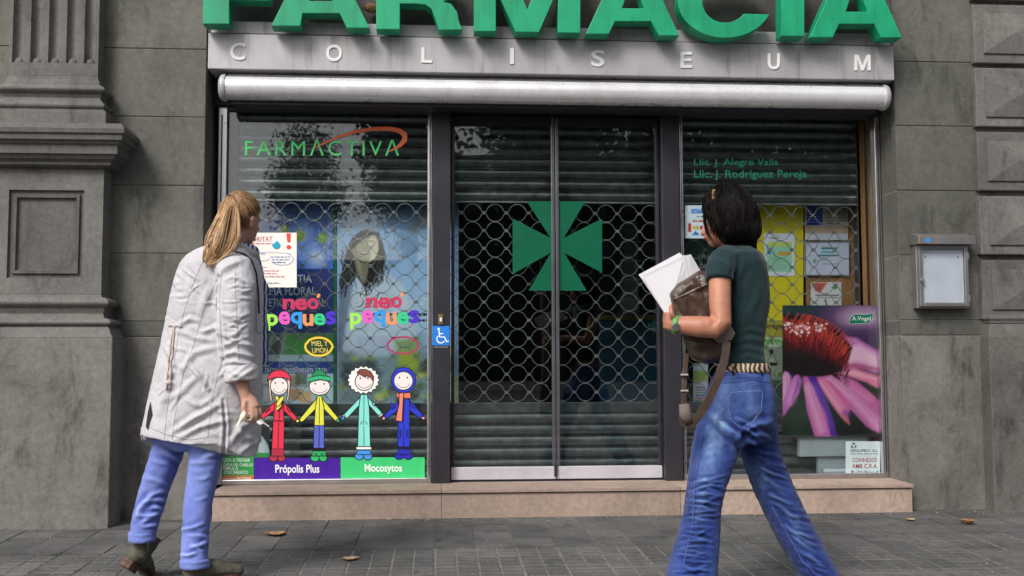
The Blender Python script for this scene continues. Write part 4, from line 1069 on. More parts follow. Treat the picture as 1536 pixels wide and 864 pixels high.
for k in range(6):
    p.line([(1241, 313 + k * 4.4), (1249, 313 + k * 4.4)], 1.1, '#4a4a50').line([(1256, 313 + k * 4.4), (1268, 313 + k * 4.4)], 1.1, '#4a4a50')
    p.line([(1212, 312 + k * 4.2), (1230, 312 + k * 4.2)], .7, '#7a84d0')
p.build('print', YQ, t)
t = panel('framed_certificate', (1207, 362, 1275, 414), YQ - .006, 'white certificate in a thin silver frame on the wooden board', 'certificate', .008)
p = Paint(1207, 362, 1275, 414, '#c4c6de', 1.6); p.rect(1232, 371, 1256, 374, '#1f8a88').rect(1226, 382, 1257, 384.5, '#1f8a88').line([(1234, 378), (1252, 378)], 3, '#4aa8a4', 1)
p.line([(1222, 389), (1222, 394)], 1.6, '#1f9a6a').line([(1219.5, 391.5), (1225, 391.5)], 1.6, '#1f9a6a').line([(1233, 396), (1256, 396)], 1.4, '#7aa4b4').line([(1226, 391), (1240, 391)], .8, '#9ab0c0')
p.build('print', YQ - .006, t)
f = Flat(YQ - .008); f.stroke([(1207.8, 362.8), (1274.2, 362.8), (1274.2, 413.2), (1207.8, 413.2)], 2.6, True); f.build('frame', M_ALU, t)
t = panel('paper_notice', (1216, 423, 1262, 470), YQ, 'small white leaflet with a red corner on the wooden board', 'notice', .0008)
p = Paint(1216, 423, 1262, 470, '#d4d2d4', 1.6); p.poly([(1218, 424), (1241, 424), (1230, 440), (1222, 436)], '#c8584c', 1.5).ell(1252, 431, 4, 3, '#2f8a4a', .3).line([(1224, 443), (1258, 443)], 1.6, '#3a3a3c').line([(1230, 446.5), (1256, 446.5)], 1, '#5a5a5c').line([(1238, 450), (1240, 458)], 3, '#6a6a70')
p.build('print', YQ, t)
# white price card on the glass, next to the post
YI = .0105
t = panel('price_card', (1027.5, 308, 1076, 357.5), YI, 'white price card with a blue title beside the dark door post', 'notice', .001)
p = Paint(1027.5, 308, 1076, 357.5, '#dfe6f2', 1.7); p.rect(1036, 313, 1072, 320, '#8fc0ee', .8).rect(1032, 335, 1037, 348, '#c83a30').rect(1039.5, 339, 1048, 344, '#c8b83a').rect(1050, 339, 1060, 344, '#8a3046').rect(1052, 352, 1070, 354, '#a04040').rect(1055, 347, 1068, 349, '#2a7ac0').poly([(1038, 353), (1043, 346), (1050, 353)], '#2a7ac8', 1)
p.build('print', YI, t)
ptext(t, YI, [('Colo', 1038, 314, 1058, 320, '#1d5fb8', .02, .2), ('~', 1045, 324, 1053, 326, '#505060', .01), ('~', 1039, 329, 1062, 334, '#d06a5a', .02)])
t = panel('dark_poster', (1028, 358, 1110, 480), .2, 'dark green poster with a white question behind the walking woman', 'poster', .004, P('#18231f'))
p = Paint(1028, 358, 1110, 480, '#14211c'); p.ell(1050, 375, 22, 14, '#2c5a42', .6, .8); p.build('print', .2, t)
ptext(t, .2, [('¿Ayu', 1047, 380, 1072, 391, '#c8d0d4', .006), ('bu', 1050, 393, 1061, 403, '#c8d0d4', .006)])
t = panel('herb_leaflet', (1140, 480, 1186, 606), Y1 - .02, 'green and yellow herb leaflet panel under the yellow panel', 'poster', .006)
p = Paint(1140, 480, 1186, 606, '#8f9a86', 1.4); p.rect(1140, 480, 1186, 506, '#a8a238').rect(1140, 506, 1186, 520, '#b8c8b0')
for k in range(14): p.ell(rng.uniform(1142, 1184), rng.uniform(508, 520), 4, 2.4, ['#3f8a2c', '#6ab04a'][k % 2], .4, .9, rng.uniform(0, 3))
p.rect(1154, 524, 1160, 534, '#23262a').rect(1152, 544, 1166, 549, '#23262a').rect(1140, 570, 1186, 606, '#2c3a26', 3)
for k in range(14): p.ell(rng.uniform(1144, 1184), rng.uniform(560, 575), 4, 2.4, ['#2f5a24', '#5a8a3a'][k % 2], .4, .9, rng.uniform(0, 3))
p.build('print', Y1 - .02, t); ptext(t, Y1 - .02, [('Orégano', 1144, 485, 1184, 495, '#5a1c14', .02)])
t = panel('leaflet_stand', (1040, 545, 1062, 606), Y1 - .02, 'narrow leaflet with a green band behind the hanging bag strap', 'leaflet', .006)
p = Paint(1040, 545, 1062, 606, '#cfd6e2', 1.4); p.rect(1040, 556, 1062, 572, '#a9c060', 1)
for k in range(6): p.rect(1044, 580 + k * 4, 1058, 582 + k * 4, ['#5a7ac0', '#c07a8a', '#7ab08a'][k % 3], .6)
p.build('print', Y1 - .02, t)

# flower poster, leaning inside the glass
YV = .02
b = (1174, 458, 1322.5, 655)
t = panel('flower_poster', b, YV, 'large photo poster of a purple coneflower with drooping pink petals', 'poster', .004, P('#202020'))
p = Paint(*b, '#241a30', 1.5)
p.vgrad(1174, 458, 1323, 520, '#3a2c4c', '#2c1e3a')
p.ell(1200, 468, 45, 14, '#123a34', .6, .8).ell(1250, 470, 30, 12, '#3f2b52', .6, .7).ell(1295, 478, 42, 24, '#8a5a86', .7, .75).ell(1290, 476, 26, 13, '#d8b0d0', .6, .6)
p.ell(1300, 510, 40, 18, '#3a2050', .7, .8).rect(1174, 575, 1323, 655, '#0b0d0c', 6)
p.ell(1198, 630, 20, 40, '#16301c', .6, .9).ell(1305, 590, 24, 18, '#18230f', .6, .9)
# broad petals at the side
p.poly([(1262, 505), (1285, 508), (1323, 532), (1323, 562), (1290, 552), (1258, 556), (1270, 535)], '#c878b8', 3)
p.poly([(1268, 520), (1290, 518), (1315, 535), (1320, 552), (1285, 542), (1262, 550)], '#e8b8cc', 4, .85).poly([(1258, 552), (1280, 545), (1323, 553), (1323, 557), (1285, 552)], '#a8506a', 1.5, .8)
p.poly([(1252, 560), (1280, 552), (1323, 566), (1323, 586), (1300, 574), (1270, 564)], '#d8749c', 2).poly([(1258, 559), (1282, 556), (1318, 570), (1300, 568)], '#efb0bc', 2, .7)
def petal(pts, c, c2, lines):
    p.poly(pts, c, 1.6)
    for l in lines: p.line(l, 8, c2, 5, .75)
    for l in lines:
        for o_ in (-6, -3, 6, 9): p.line([(x + o_, y + rng.uniform(-3, 3)) for x, y in l], .8, c2, .9, .35)
    for l in lines: p.line([(x + 3, y) for x, y in l], 1.2, '#7a3a8a', 1, .35)
petal([(1225, 566), (1245, 563), (1275, 580), (1300, 600), (1323, 625), (1323, 653), (1300, 640), (1272, 610), (1248, 585)], '#b85f9c', '#e8a0c4', [[(1245, 570), (1280, 598), (1318, 640)]])
petal([(1255, 562), (1285, 572), (1312, 595), (1323, 610), (1323, 625), (1300, 603), (1272, 582)], '#b8508f', '#df86b4', [[(1265, 570), (1305, 600)]])
petal([(1222, 566), (1245, 572), (1265, 592), (1276, 614), (1270, 622), (1275, 636), (1262, 626), (1250, 610), (1236, 588)], '#c85a92', '#f0a0b4', [[(1232, 575), (1262, 615)]])
p.ell(1268, 620, 6, 6, '#7a3a9a', .5, .7).poly([(1258, 620), (1266, 622), (1275, 638), (1266, 632)], '#c8704a', 1.5, .6)
petal([(1212, 564), (1224, 566), (1240, 600), (1252, 640), (1256, 655), (1238, 655), (1222, 610)], '#4a1f8a', '#6a3aa8', [[(1222, 580), (1244, 640)]])
petal([(1204, 566), (1210, 562), (1222, 590), (1238, 620), (1246, 655), (1222, 655), (1210, 615)], '#bc5f9e', '#eaa4c8', [[(1212, 580), (1232, 645)]])
petal([(1174, 565), (1178, 556), (1183, 560), (1186, 570), (1180, 600), (1174, 624)], '#c07ab8', '#e8a8c8', [[(1178, 566), (1176, 600)]])
petal([(1190, 566), (1198, 560), (1201, 570), (1198, 590), (1176, 624), (1175, 600)], '#b85fae', '#e090c4', [[(1195, 572), (1184, 604)]])
p.poly([(1195, 570), (1199, 562), (1199, 580), (1188, 604)], '#5a2f9a', 1.5, .6)
# cone
cone = [(1174, 473), (1195, 473), (1225, 478), (1250, 490), (1268, 508), (1279, 522), (1272, 540), (1262, 556), (1240, 564), (1205, 565), (1174, 556)]
p.poly(cone, '#160708', 2)
for k in range(1000):
    u = rng.random(); v = rng.random() ** 1.5
    x = 1174 + 100 * u; ytop = 474 + 2 * u * 12 + 26 * u ** 4; y = ytop + v * (62 - 8 * u)
    ln = 9 - 3 * v + 4 * rng.random(); dx = (u - .15) * 4.5 * (1 - v * .2)
    bri = (1 if rng.random() > .35 else .15) * max(0, 1 - v * 1.3) * rng.uniform(.55, 1.1)
    p_c = (min(.9, .8 * bri + .012), .085 * bri * bri + .003, .04 * bri + .004)
    p.line([(x - dx, y + ln), (x + dx * .4, y)], .8, p_c, .5, .85)
for k in range(60):
    u = rng.random(); x0_, y0_ = 1178 + 98 * u, 473 + 8 * u + 38 * u ** 3; p.line([(x0_ - 2, y0_ + 6), (x0_ + 3 + 4 * u, y0_ - 5 + 3 * u)], 1.1, (.62 * rng.uniform(.5, 1), .05, .03), .5, .9)
for k in range(70):
    u = rng.random(); x = 1175 + 66 * u; y = 484 + 22 * rng.random() * (1 - abs(u - .45))
    r = rng.uniform(.8, 2.2); p.ell(x, y, r, r, ['#f6eaea', '#d8a8a8', '#c86058'][k % 3], .4, .85)
p.build('print', YV, t)
f = Flat(YV - .0012); lf = [(1274, 486), (1276, 476), (1283, 471.5), (1298, 472), (1310, 469.5), (1308, 480), (1303, 484.5), (1288, 485)]
f.poly(lf); f.build('logo_leaf', P('#0d7f5f'), t); f = Flat(YV - .0008); f.stroke(lf, 1.2, True); f.build('logo_outline', P('#e8e6f0'), t)
ptext(t, YV - .0016, [('A.Vogel', 1278, 474.5, 1306, 482.5, '#f0f6f2', .008)])

# grey shelf boards and the security sign
t = thing('display_shelf', at(1260, 715, .06), 'grey painted display stand under the flower poster', 'shelf')
a, b_ = at(1199, 653, .05), at(1302, 684, .05); M_GREY = mat_plain('grey_paint', (.3, .34, .35), .5, 0, .12, 5)
MB().box(a.x, b_.x, .045, .1, b_.z, a.z).build('top_board', M_GREY, t, bevel=.003)
a, b_ = at(1227, 685, .07), at(1320, 713, .07)
MB().box(a.x, b_.x - .02, .07, .11, ZF0 + .005, a.z).build('front_board', M_GREY, t, bevel=.003)
a, b_ = at(1234, 709, .06), at(1275, 714, .06)
MB().box(a.x, b_.x, .035, .068, ZF0 + .03, ZF0 + .05).build('foot_block', P('#b8c4cc'), t, bevel=.003)
YZ = .006
t = panel('security_sign', (1268.5, 662, 1320.0, 713.5), YZ, 'white alarm company sign with red capitals in the window corner', 'sign', .002, P('#e6ecf2'))
f = Flat(YZ); f.rect(1268.8, 662.3, 1319.7, 713.2); f.build('face', P('#e8eef4'), t)
ptext(t, YZ, [('SEGUPRO, S.L.', 1275.5, 674, 1317.5, 678.5, '#16181c', .012, .2), ('~', 1275.5, 680, 1317.5, 681.7, '#303238', .01), ('CONNEXIÓ', 1278.5, 685.5, 1315.5, 693, '#b82c34', .006), ('AMB C.R.A.', 1278.0, 696, 1316.5, 702.5, '#b82c34', .006),
      ('C.R.A. 902 11 71 80', 1283.5, 706, 1318.5, 708.5, '#26282e', .008), ('~', 1295.5, 711, 1317.5, 713, '#26282e', .02)])
f = Flat(YZ - .002)
for k in range(3): f.stroke([(1280.5 + 3.2 * math.cos(a), 668.5 + 3.2 * math.sin(a)) for a in [2.09 * k + .18 * j for j in range(9)]], [2.6, 2.6, 2.4, 2.2, 2, 1.6, 1.2, .8, .4])
f.rect(1276.5, 706, 1280.5, 707).rect(1277.5, 707.3, 1279.5, 709).rect(1276.5, 711, 1280.5, 712).rect(1277.5, 712.2, 1279.5, 713); f.build('emblem', P('#16181c'), t)

# dim things deep in the shop
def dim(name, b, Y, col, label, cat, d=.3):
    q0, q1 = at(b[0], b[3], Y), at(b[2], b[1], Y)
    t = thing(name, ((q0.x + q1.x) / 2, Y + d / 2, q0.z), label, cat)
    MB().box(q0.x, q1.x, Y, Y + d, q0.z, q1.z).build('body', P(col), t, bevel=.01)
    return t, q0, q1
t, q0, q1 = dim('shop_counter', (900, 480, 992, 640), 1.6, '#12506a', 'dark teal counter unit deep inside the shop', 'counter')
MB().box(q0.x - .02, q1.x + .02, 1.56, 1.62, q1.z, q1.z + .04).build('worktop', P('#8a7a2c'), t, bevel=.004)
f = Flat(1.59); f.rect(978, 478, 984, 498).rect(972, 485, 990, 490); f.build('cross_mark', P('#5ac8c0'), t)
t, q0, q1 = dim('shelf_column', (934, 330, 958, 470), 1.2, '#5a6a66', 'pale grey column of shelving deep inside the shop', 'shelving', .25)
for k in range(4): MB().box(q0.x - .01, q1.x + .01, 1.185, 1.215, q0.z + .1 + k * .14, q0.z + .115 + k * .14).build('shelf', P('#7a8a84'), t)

# ------------------------------------------------------------------ steel notice case on the wall
nx0, nx1 = at(1379, 410, YW - .1).x, at(1457, 410, YW - .1).x
nz0, nz1 = at(1418, 462, YW - .1).z, at(1418, 366, YW - .1).z
nc = thing('notice_case', ((nx0 + nx1) / 2, YW, nz0), 'small stainless steel notice case with a sloping hood', 'notice case')
M_INOX = mat_plain('brushed_steel', (.36, .34, .34), .38, .8, .12, 7, .06, 160)
MB().box(nx0, nx1, YW - .06, YW - .001, nz0, nz1).build('body', M_INOX, nc, bevel=.004)
hz0, hz1 = nz1 + .0005, at(1418, 354, YW - .12).z
MB().add([(nx0 - .012, YW - .001, hz0), (nx1 + .018, YW - .001, hz0), (nx1 + .018, YW - .13, hz0 - .004), (nx0 - .012, YW - .13, hz0 - .004), (nx0 - .012, YW - .001, hz1 + .03), (nx1 + .018, YW - .001, hz1 + .03), (nx1 + .018, YW - .13, hz1), (nx0 - .012, YW - .13, hz1)],
         [(0, 1, 2, 3), (4, 7, 6, 5), (0, 3, 7, 4), (3, 2, 6, 7), (2, 1, 5, 6), (1, 0, 4, 5)]).build('hood', M_INOX, nc, bevel=.003)
m = MB(); fw = .022
for a in ((nx0 + .008, nx0 + .008 + fw, nz0 + .01, nz1 - .006), (nx1 - .03, nx1 - .03 + fw, nz0 + .01, nz1 - .006)): MB().box(a[0], a[1], YW - .085, YW - .0605, a[2], a[3]).build('door_frame', M_INOX, nc, bevel=.003)
for a in ((nz0 + .01, nz0 + .01 + fw), (nz1 - .006 - fw, nz1 - .006)): MB().box(nx0 + .0085 + fw, nx1 - .0305, YW - .084, YW - .0605, a[0], a[1]).build('door_frame', M_INOX, nc, bevel=.003)
pp = MB().box(nx0 + .032, nx1 - .032, YW - .068, YW - .0615, nz0 + .034, nz1 - .03).build('paper', mat_plain('case_paper', (.72, .7, .8), .5, 0, .08, 9), nc)
for x in (nx0 + .055, nx1 - .065):
    m = MB(); m.ball((x, YW - .069, nz1 - .075), .0045, .003, .0045, n=10, m=6); m.build('pin', M_BLACK, pp, smooth=True)
MB().box(nx0 + .03, nx1 - .03, YW - .077, YW - .073, nz0 + .032, nz1 - .028).build('glass', M_GLASS, nc)
m = MB(); m.tube([(nx0 + .022, YW - .084, nz0 + .165), (nx0 + .022, YW - .098, nz0 + .165)], [.014, .012], 16); m.build('lock_knob', M_INOX, nc, bevel=.002)
for z in (nz1 - .07, nz0 + .06): MB().box(nx1 - .014, nx1 - .004, YW - .09, YW - .062, z - .02, z + .02).build('hinge', M_INOX, nc, bevel=.002)
f = Flat(YW - .1306); hp = at(1392, 360, YW - .13); f.disc(1392, 360.2, 5, 2.6); f.build('blue_label', P('#3a8ae0'), nc)

# ------------------------------------------------------------------ fallen leaves
def leaf(px, py, size, ang, label, Y=None, pt=None, curl=.32, col=None):
    if pt is None:
        d = ray(px, py); c = CAM.copy()
        tt = (-(CAM.z) + SLOPE * (CAM.y + .32)) / (d.z - SLOPE * d.y); pt = CAM + d * tt
    t = MB(); n = 8
    R = Matrix.Rotation(ang, 3, 'Z'); V = []; w_ = [.02, .3, .42, .3, .45, .34, .2, .08, .0]
    for i in range(n + 1):
        u = i / n - .5
        for s_ in (-1, -.5, 0, .5, 1):
            j = .12 * math.sin(7 * u + s_ * 3)
            V.append(Vector(pt) + R @ Vector((u * size, s_ * w_[i] * size * (1 + j), .006 + size * curl * .5 * (s_ * s_ * .35 + .3 * abs(u) + .08 * math.sin(9 * u)))))
    F_ = [(i * 5 + j, i * 5 + j + 1, i * 5 + j + 6, i * 5 + j + 5) for i in range(n) for j in range(4)]
    t.add(V, F_); e = Vector(pt)
    o = thing('dry_leaf', pt, label, 'leaf', 'fallen leaves')
    b = t.build('blade', col or M_LEAF, o, smooth=True)
    q = MB(); q.tube([e + R @ Vector((-.5 * size, 0, .01)), e + R @ Vector((-.62 * size, .02 * size, .012)), e + R @ Vector((-.75 * size, .07 * size, .008))], [.0012, .001, .0008], 5); q.build('stalk', M_LEAF, o)
M_LEAF2 = mat_plain('pale_leaf', (.5, .36, .19), .8, 0, .3, 60, .5, 200)
leaf(411, 803, .12, 3.2, 'orange brown dry leaf on the plain tiles before the purple banner')
leaf(527, 840, .085, .3, 'pale tan dry leaf on the grooved paving bricks', col=M_LEAF2)
leaf(1452, 786, .09, .9, 'curled orange dry leaf by the wall foot under the notice case', curl=.9)
leaf(1367, 781, .06, .2, 'tiny yellowish leaf scrap at the end of the step', col=M_LEAF2)
leaf(0, 0, .13, 1.2, 'dry brown leaf caught between the green letters', pt=at(561, 22, -.3) + Vector((0, 0, 0)), curl=1.2)
# small litter
lit = MB(); dirt = MB()
for k in range(260):
    y = -.36 - 1.9 * random.random(); x = random.uniform(-2.4, 3.6)
    if random.random() < .45: y = -.345 - abs(random.gauss(0, .04))
    s_ = random.uniform(.003, .011); z = gz(y) + .002; an = random.uniform(0, 3)
    cx, sx = math.cos(an) * s_, math.sin(an) * s_
    (lit if k % 3 else dirt).add([(x - cx, y - sx, z), (x + sx * .4, y - cx * .4, z + .001), (x + cx, y + sx, z + .003), (x - sx * .4, y + cx * .4, z)], [(0, 1, 2, 3)])
lit.build('litter_crumbs', mat_plain('litter', (.42, .4, .36), .9, 0, .6, 40), label='tiny scraps and crumbs scattered over the pavement', cat='litter', kind='stuff')
dirt.build('dark_crumbs', mat_plain('dirt_crumbs', (.05, .042, .034), .95, 0, .5, 40), label='dark dirt specks scattered over the pavement', cat='dirt', kind='stuff')

# ------------------------------------------------------------------ the avenue behind the camera (seen only as reflections in the glass)
M_BARK = mat_plain('bark', (.12, .1, .08), .9, 0, .3, 12, .6, 40, .01)
M_FOL = mat_plain('foliage', (.035, .055, .02), .7, 0, .45, 3)
def tree(x, y, h, cz, rx, rz, nleaf, label, seed):
    r = np.random.default_rng(seed); zb = zc - .28
    t = thing('plane_tree', (x, y, zb), label, 'tree', 'trees along the avenue')
    tr = MB(); tr.tube([(x, y, zb), (x + .05, y, zb + 1.5), (x - .05, y, cz - rz * .7), (x + .1, y, cz + rz * .2)], [.2, .16, .13, .04], 10); tr.build('trunk', M_BARK, t, smooth=True)
    cl = []; nleaf = int(nleaf * 2.4)
    for k in range(40):
        u = r.normal(size=3); u /= np.linalg.norm(u); q = np.array([x, y, cz]) + u * np.array([rx, rx, rz]) * r.uniform(.35, 1)
        cl.append(q)
    lm = MB()
    for q in cl[:9]: lm.tube([(x, y, cz - rz * .6), tuple((np.array([x, y, cz - rz * .3]) + q) / 2 + r.normal(0, .15, 3)), tuple(q)], [.07, .045, .012], 6)
    lm.build('limbs', M_BARK, t, smooth=True)
    V = []; Fc = []
    C = np.array(cl)[r.integers(0, len(cl), nleaf)] + r.normal(0, 1, (nleaf, 3)) * rx * .26
    for i in range(nleaf):
        a = r.normal(size=3); a /= np.linalg.norm(a); b = np.cross(a, r.normal(size=3)); b /= np.linalg.norm(b); s = r.uniform(.06, .12); c = C[i]
        n0 = len(V); V += [tuple(c - a * s), tuple(c + b * s * .7), tuple(c + a * s), tuple(c - b * s * .7)]; Fc.append((n0, n0 + 1, n0 + 2, n0 + 3))
    m = MB(); m.v = V; m.f = Fc; m.build('crown', M_FOL, t)
tree(-.6, -17.0, 8, 6.4, 1.0, 2.6, 2600, 'slim plane tree across from the laughing woman poster window', 1)
tree(2.5, -17.5, 9, 6.6, 1.6, 3.0, 4200, 'plane tree across from the glass doors', 2)
tree(6.4, -16.5, 9, 6.6, 2.4, 3.2, 6000, 'broad plane tree across from the flower poster window', 3)
tree(10.6, -17, 9, 6.4, 2.4, 3.0, 5000, 'plane tree beyond the broad one on the avenue', 4)
tree(-6.6, -46, 13, 9.2, 1.9, 3.6, 4000, 'tall distant tree standing alone before the far houses', 5)
tree(-1.6, -44, 12, 9.6, 1.6, 3.4, 3000, 'distant tree beside the pale far house', 6)
tree(-15.5, -30, 10, 6.5, 2.6, 3.0, 4000, 'tree by the dark far house down the avenue', 7)
M_FACB = [mat_plain('far_render_a', (.05, .046, .042), .9, 0, .15, .5), mat_plain('far_render_b', (.065, .06, .052), .9, 0, .15, .5), mat_plain('far_render_c', (.042, .044, .047), .9, 0, .15, .5)]
M_FARG = mat_plain('far_glass', (.02, .025, .03), .15, 0, .1)
for k, (x0, x1, h, lb) in enumerate([(-46, -17, 8.2, 'dark brown low house across the avenue'), (-17, .6, 7.6, 'pale tan low house across the avenue'), (.6, 40, 14.6, 'blue grey house across the avenue, taller than its neighbours')]):
    zb = zc - .3; Yb = -62
    t = thing('far_house', ((x0 + x1) / 2, Yb, zb), lb, 'building', 'houses across the avenue')
    MB().box(x0 + .01, x1 - .01, Yb - 10, Yb, zb, zb + h).build('wall', M_FACB[k], t)
    MB().box(x0 - .0, x1, Yb - 10, Yb + .3, zb + h + .002, zb + h + .4).build('cornice', M_FACB[(k + 1) % 3], t)
    nwin = int((x1 - x0) / 3)
    for i in range(nwin):
        for fl_ in range(2 if h < 10 else 4):
            xx = x0 + 1.5 + i * 3; z = zb + 1.0 + fl_ * 3.3
            wn = MB().box(xx - .6, xx + .6, Yb, Yb + .06, z, z + 2).build('window', M_FACB[(k + 2) % 3], t)
            MB().box(xx - .5, xx + .5, Yb + .0605, Yb + .08, z + .1, z + 1.9).build('pane', M_FARG, wn)

# ------------------------------------------------------------------ people
def sec(pl, pr, py, Y, depth, n=28, sq=2.3, hem=None):
    c = at((pl + pr) / 2, py, Y); a = (at(pr, py, Y) - at(pl, py, Y)).length / 2; b = depth / 2; R = []
    for k in range(n):
        th = 2 * math.pi * k / n; cs, sn = math.cos(th), math.sin(th)
        R.append(Vector((c.x + a * math.copysign(abs(cs) ** (2 / sq), cs), c.y + b * math.copysign(abs(sn) ** (2 / sq), sn), c.z)))
    return R
def rows(m, tab, **k):
    """tab rows: (py, xl, xr, Y, depth)"""
    m.loft([sec(xl, xr, py, Y, d, **k) for py, xl, xr, Y, d in tab]); return m
def q3(*pts): return [at(*p) for p in pts]

def wave_noise(co, amp, freq, seed, n=10, stretch=(1, 1, 1)):
    r = np.random.default_rng(seed); out = np.zeros(len(co)); c = co * np.array(stretch)
    for k in range(n):
        d = r.normal(size=3); d /= np.linalg.norm(d); out += np.sin(c @ d * freq * r.uniform(.6, 1.6) * 2 * math.pi + r.uniform(0, 6.28))
    return out * amp / math.sqrt(n)

def deform(me, folds=(), noises=()):
    nv = len(me.vertices); co = np.empty(nv * 3, np.float32); me.vertices.foreach_get('co', co); co = co.reshape(-1, 3).astype(float)
    no = np.empty(nv * 3, np.float32); me.vertex_normals.foreach_get('vector', no); no = no.reshape(-1, 3).astype(float)
    px, py = proj(co); view = _CA - co; view /= np.linalg.norm(view, axis=1)[:, None]
    fac = np.clip((no * view).sum(1) * 3 + .3, 0, 1); disp = np.zeros(nv)
    for pts, wd, amp in folds:
        L = [0]
        for a, b in zip(pts[:-1], pts[1:]): L.append(L[-1] + math.hypot(b[0] - a[0], b[1] - a[1]))
        best = np.full(nv, 1e9); bt = np.zeros(nv)
        for i, (a, b) in enumerate(zip(pts[:-1], pts[1:])):
            ex, ey = b[0] - a[0], b[1] - a[1]; t = np.clip(((px - a[0]) * ex + (py - a[1]) * ey) / (ex * ex + ey * ey), 0, 1)
            d = np.hypot(px - a[0] - t * ex, py - a[1] - t * ey); mk = d < best; best[mk] = d[mk]; bt[mk] = (L[i] + t[mk] * (L[i + 1] - L[i])) / L[-1]
        x = best / wd
        disp += amp * (np.exp(-x * x) - .45 * np.exp(-(x - 1.9) ** 2)) * np.sqrt(np.clip(np.sin(np.pi * np.clip(bt, .03, .97)), 0, 1)) * fac
    for amp, fq, sd_, st_ in noises: disp += wave_noise(co, amp, fq, sd_, stretch=st_)
    co += no * disp[:, None]; me.vertices.foreach_set('co', co.astype(np.float32).ravel()); me.update(); return disp

def shell(me, name, mat, parent, vcol=None, label=None):
    nv = len(me.vertices); co = np.empty(nv * 3, np.float32); me.vertices.foreach_get('co', co); co = co.reshape(-1, 3).astype(float)
    if vcol is not None:
        px, py = proj(co); ca_ = me.color_attributes.new('Col', 'FLOAT_COLOR', 'POINT')
        ca_.data.foreach_set('color', np.concatenate([vcol(px, py, co), np.ones((nv, 1))], 1).astype(np.float32).ravel())
    bv = BVHTree.FromPolygons([Vector(c) for c in co], [tuple(p.vertices) for p in me.polygons])
    co -= np.array(ORG[parent.name]); me.vertices.foreach_set('co', co.astype(np.float32).ravel()); me.update(); me.shade_smooth(); me.name = name
    o = link_mesh(name, me, mat, parent)
    if label: o['label'] = label
    return o, bv

def seam(bv, pts, r, mat, parent, name='seam', lift=0.0, n=5, step=4):
    P3 = []
    for a, b in zip(pts[:-1], pts[1:]):
        k = max(2, int(math.hypot(b[0] - a[0], b[1] - a[1]) / step))
        for i in range(k): P3.append((a[0] + (b[0] - a[0]) * i / k, a[1] + (b[1] - a[1]) * i / k))
    P3.append(pts[-1]); out = []
    for p in P3:
        d = ray(*p); h = bv.ray_cast(CAM, d)
        if h[0] is not None: out.append(h[0] + h[1] * lift)
    if len(out) < 3: return
    m = MB(); m.tube(out, r, n); return m.build(name, mat, parent, smooth=True)

def frame3(F, U):
    F = Vector(F).normalized(); S_ = F.cross(Vector(U)).normalized(); U = S_.cross(F); return Matrix((F, S_, U)).transposed()   # columns F,S,U
def add_head(m, c, R, s=1.0):
    """skull, jaw, nose, ears in the head frame: x forward, y side, z up"""
    c = Vector(c)
    def b(x, y, z, rx, ry, rz, n=16): m.ball(c + R @ Vector((x, y, z)) * s, rx * s, ry * s, rz * s, R, n, 12)
    b(-.004, 0, .012, .096, .075, .1); b(.03, 0, -.045, .066, .06, .068); b(.052, 0, -.082, .036, .038, .03)
    b(.06, 0, -.015, .03, .05, .05); b(.092, 0, -.03, .014, .011, .02); b(.102, 0, -.042, .012, .013, .010); b(.086, 0, -.066, .014, .024, .012)
    b(.078, 0, .02, .016, .045, .012); b(.05, .048, -.03, .022, .018, .02); b(.05, -.048, -.03, .022, .018, .02)
    for sd_ in (1, -1):
        b(-.006, .076 * sd_, -.02, .016, .008, .029); b(-.012, .082 * sd_, -.008, .018, .006, .018)
    m.tube([c + R @ Vector((.005, 0, -.04)), c + R @ Vector((-.03, 0, -.12)), c + R @ Vector((-.045, 0, -.17))], [.055 * s, .05 * s, .058 * s], 14)
def add_face_parts(c, R, parent, lipcol, s=1.0):
    c = Vector(c)
    for sd_ in (1, -1):
        m = MB(); m.ball(c + R @ Vector((.071, .031 * sd_, -.002)) * s, .0115, .0125, .008, R, 12, 8); e = m.build('eye', P('#e8e4de', .2), parent, smooth=True)
        m = MB(); m.ball(c + R @ Vector((.0805, .032 * sd_, -.002)) * s, .003, .0055, .0055, R, 10, 6); m.build('iris', P('#3a2a1e', .15), e, smooth=True)
        m = MB(); m.tube([c + R @ Vector((.09, .016 * sd_, .02)) * s, c + R @ Vector((.091, .032 * sd_, .026)) * s, c + R @ Vector((.08, .048 * sd_, .02)) * s], [.002, .0032, .0015], 6); m.build('eyebrow', P('#3a2818', .8), parent, smooth=True)
    m = MB(); m.ball(c + R @ Vector((.094, 0, -.066)) * s, .009, .022, .008, R, 14, 8); m.build('lips', P(lipcol, .4), parent, smooth=True)

def mat_skin(name, col):
    m, nt, bs = newmat(name); p = worldpos(nt)
    c = ramp(nt, noise(nt, p, 14, 5), [(.3, tuple(x * .86 for x in col)), (.7, tuple(min(1, x * 1.1) for x in col))])
    nt.links.new(c, bs.inputs['Base Color']); bs.inputs['Roughness'].default_value = .5
    bs.inputs['Subsurface Weight'].default_value = .12; bs.inputs['Subsurface Radius'].default_value = (.01, .004, .002); bs.inputs['Subsurface Scale'].default_value = .5
    c2 = mixc(nt, .5, c, ramp(nt, noise(nt, p, 4.5, 4), [(.35, (.8, .72, .7)), (.65, (1.12, 1.1, 1.08))]), 'MULTIPLY'); nt.links.new(mixc(nt, .35, c2, ramp(nt, noise(nt, p, 160, 3), [(.35, (.75, .7, .68)), (.6, (1.05, 1.05, 1.05))]), 'MULTIPLY'), bs.inputs['Base Color'])
    bump(nt, noise(nt, p, 160, 4), bs, .25, .003); return m

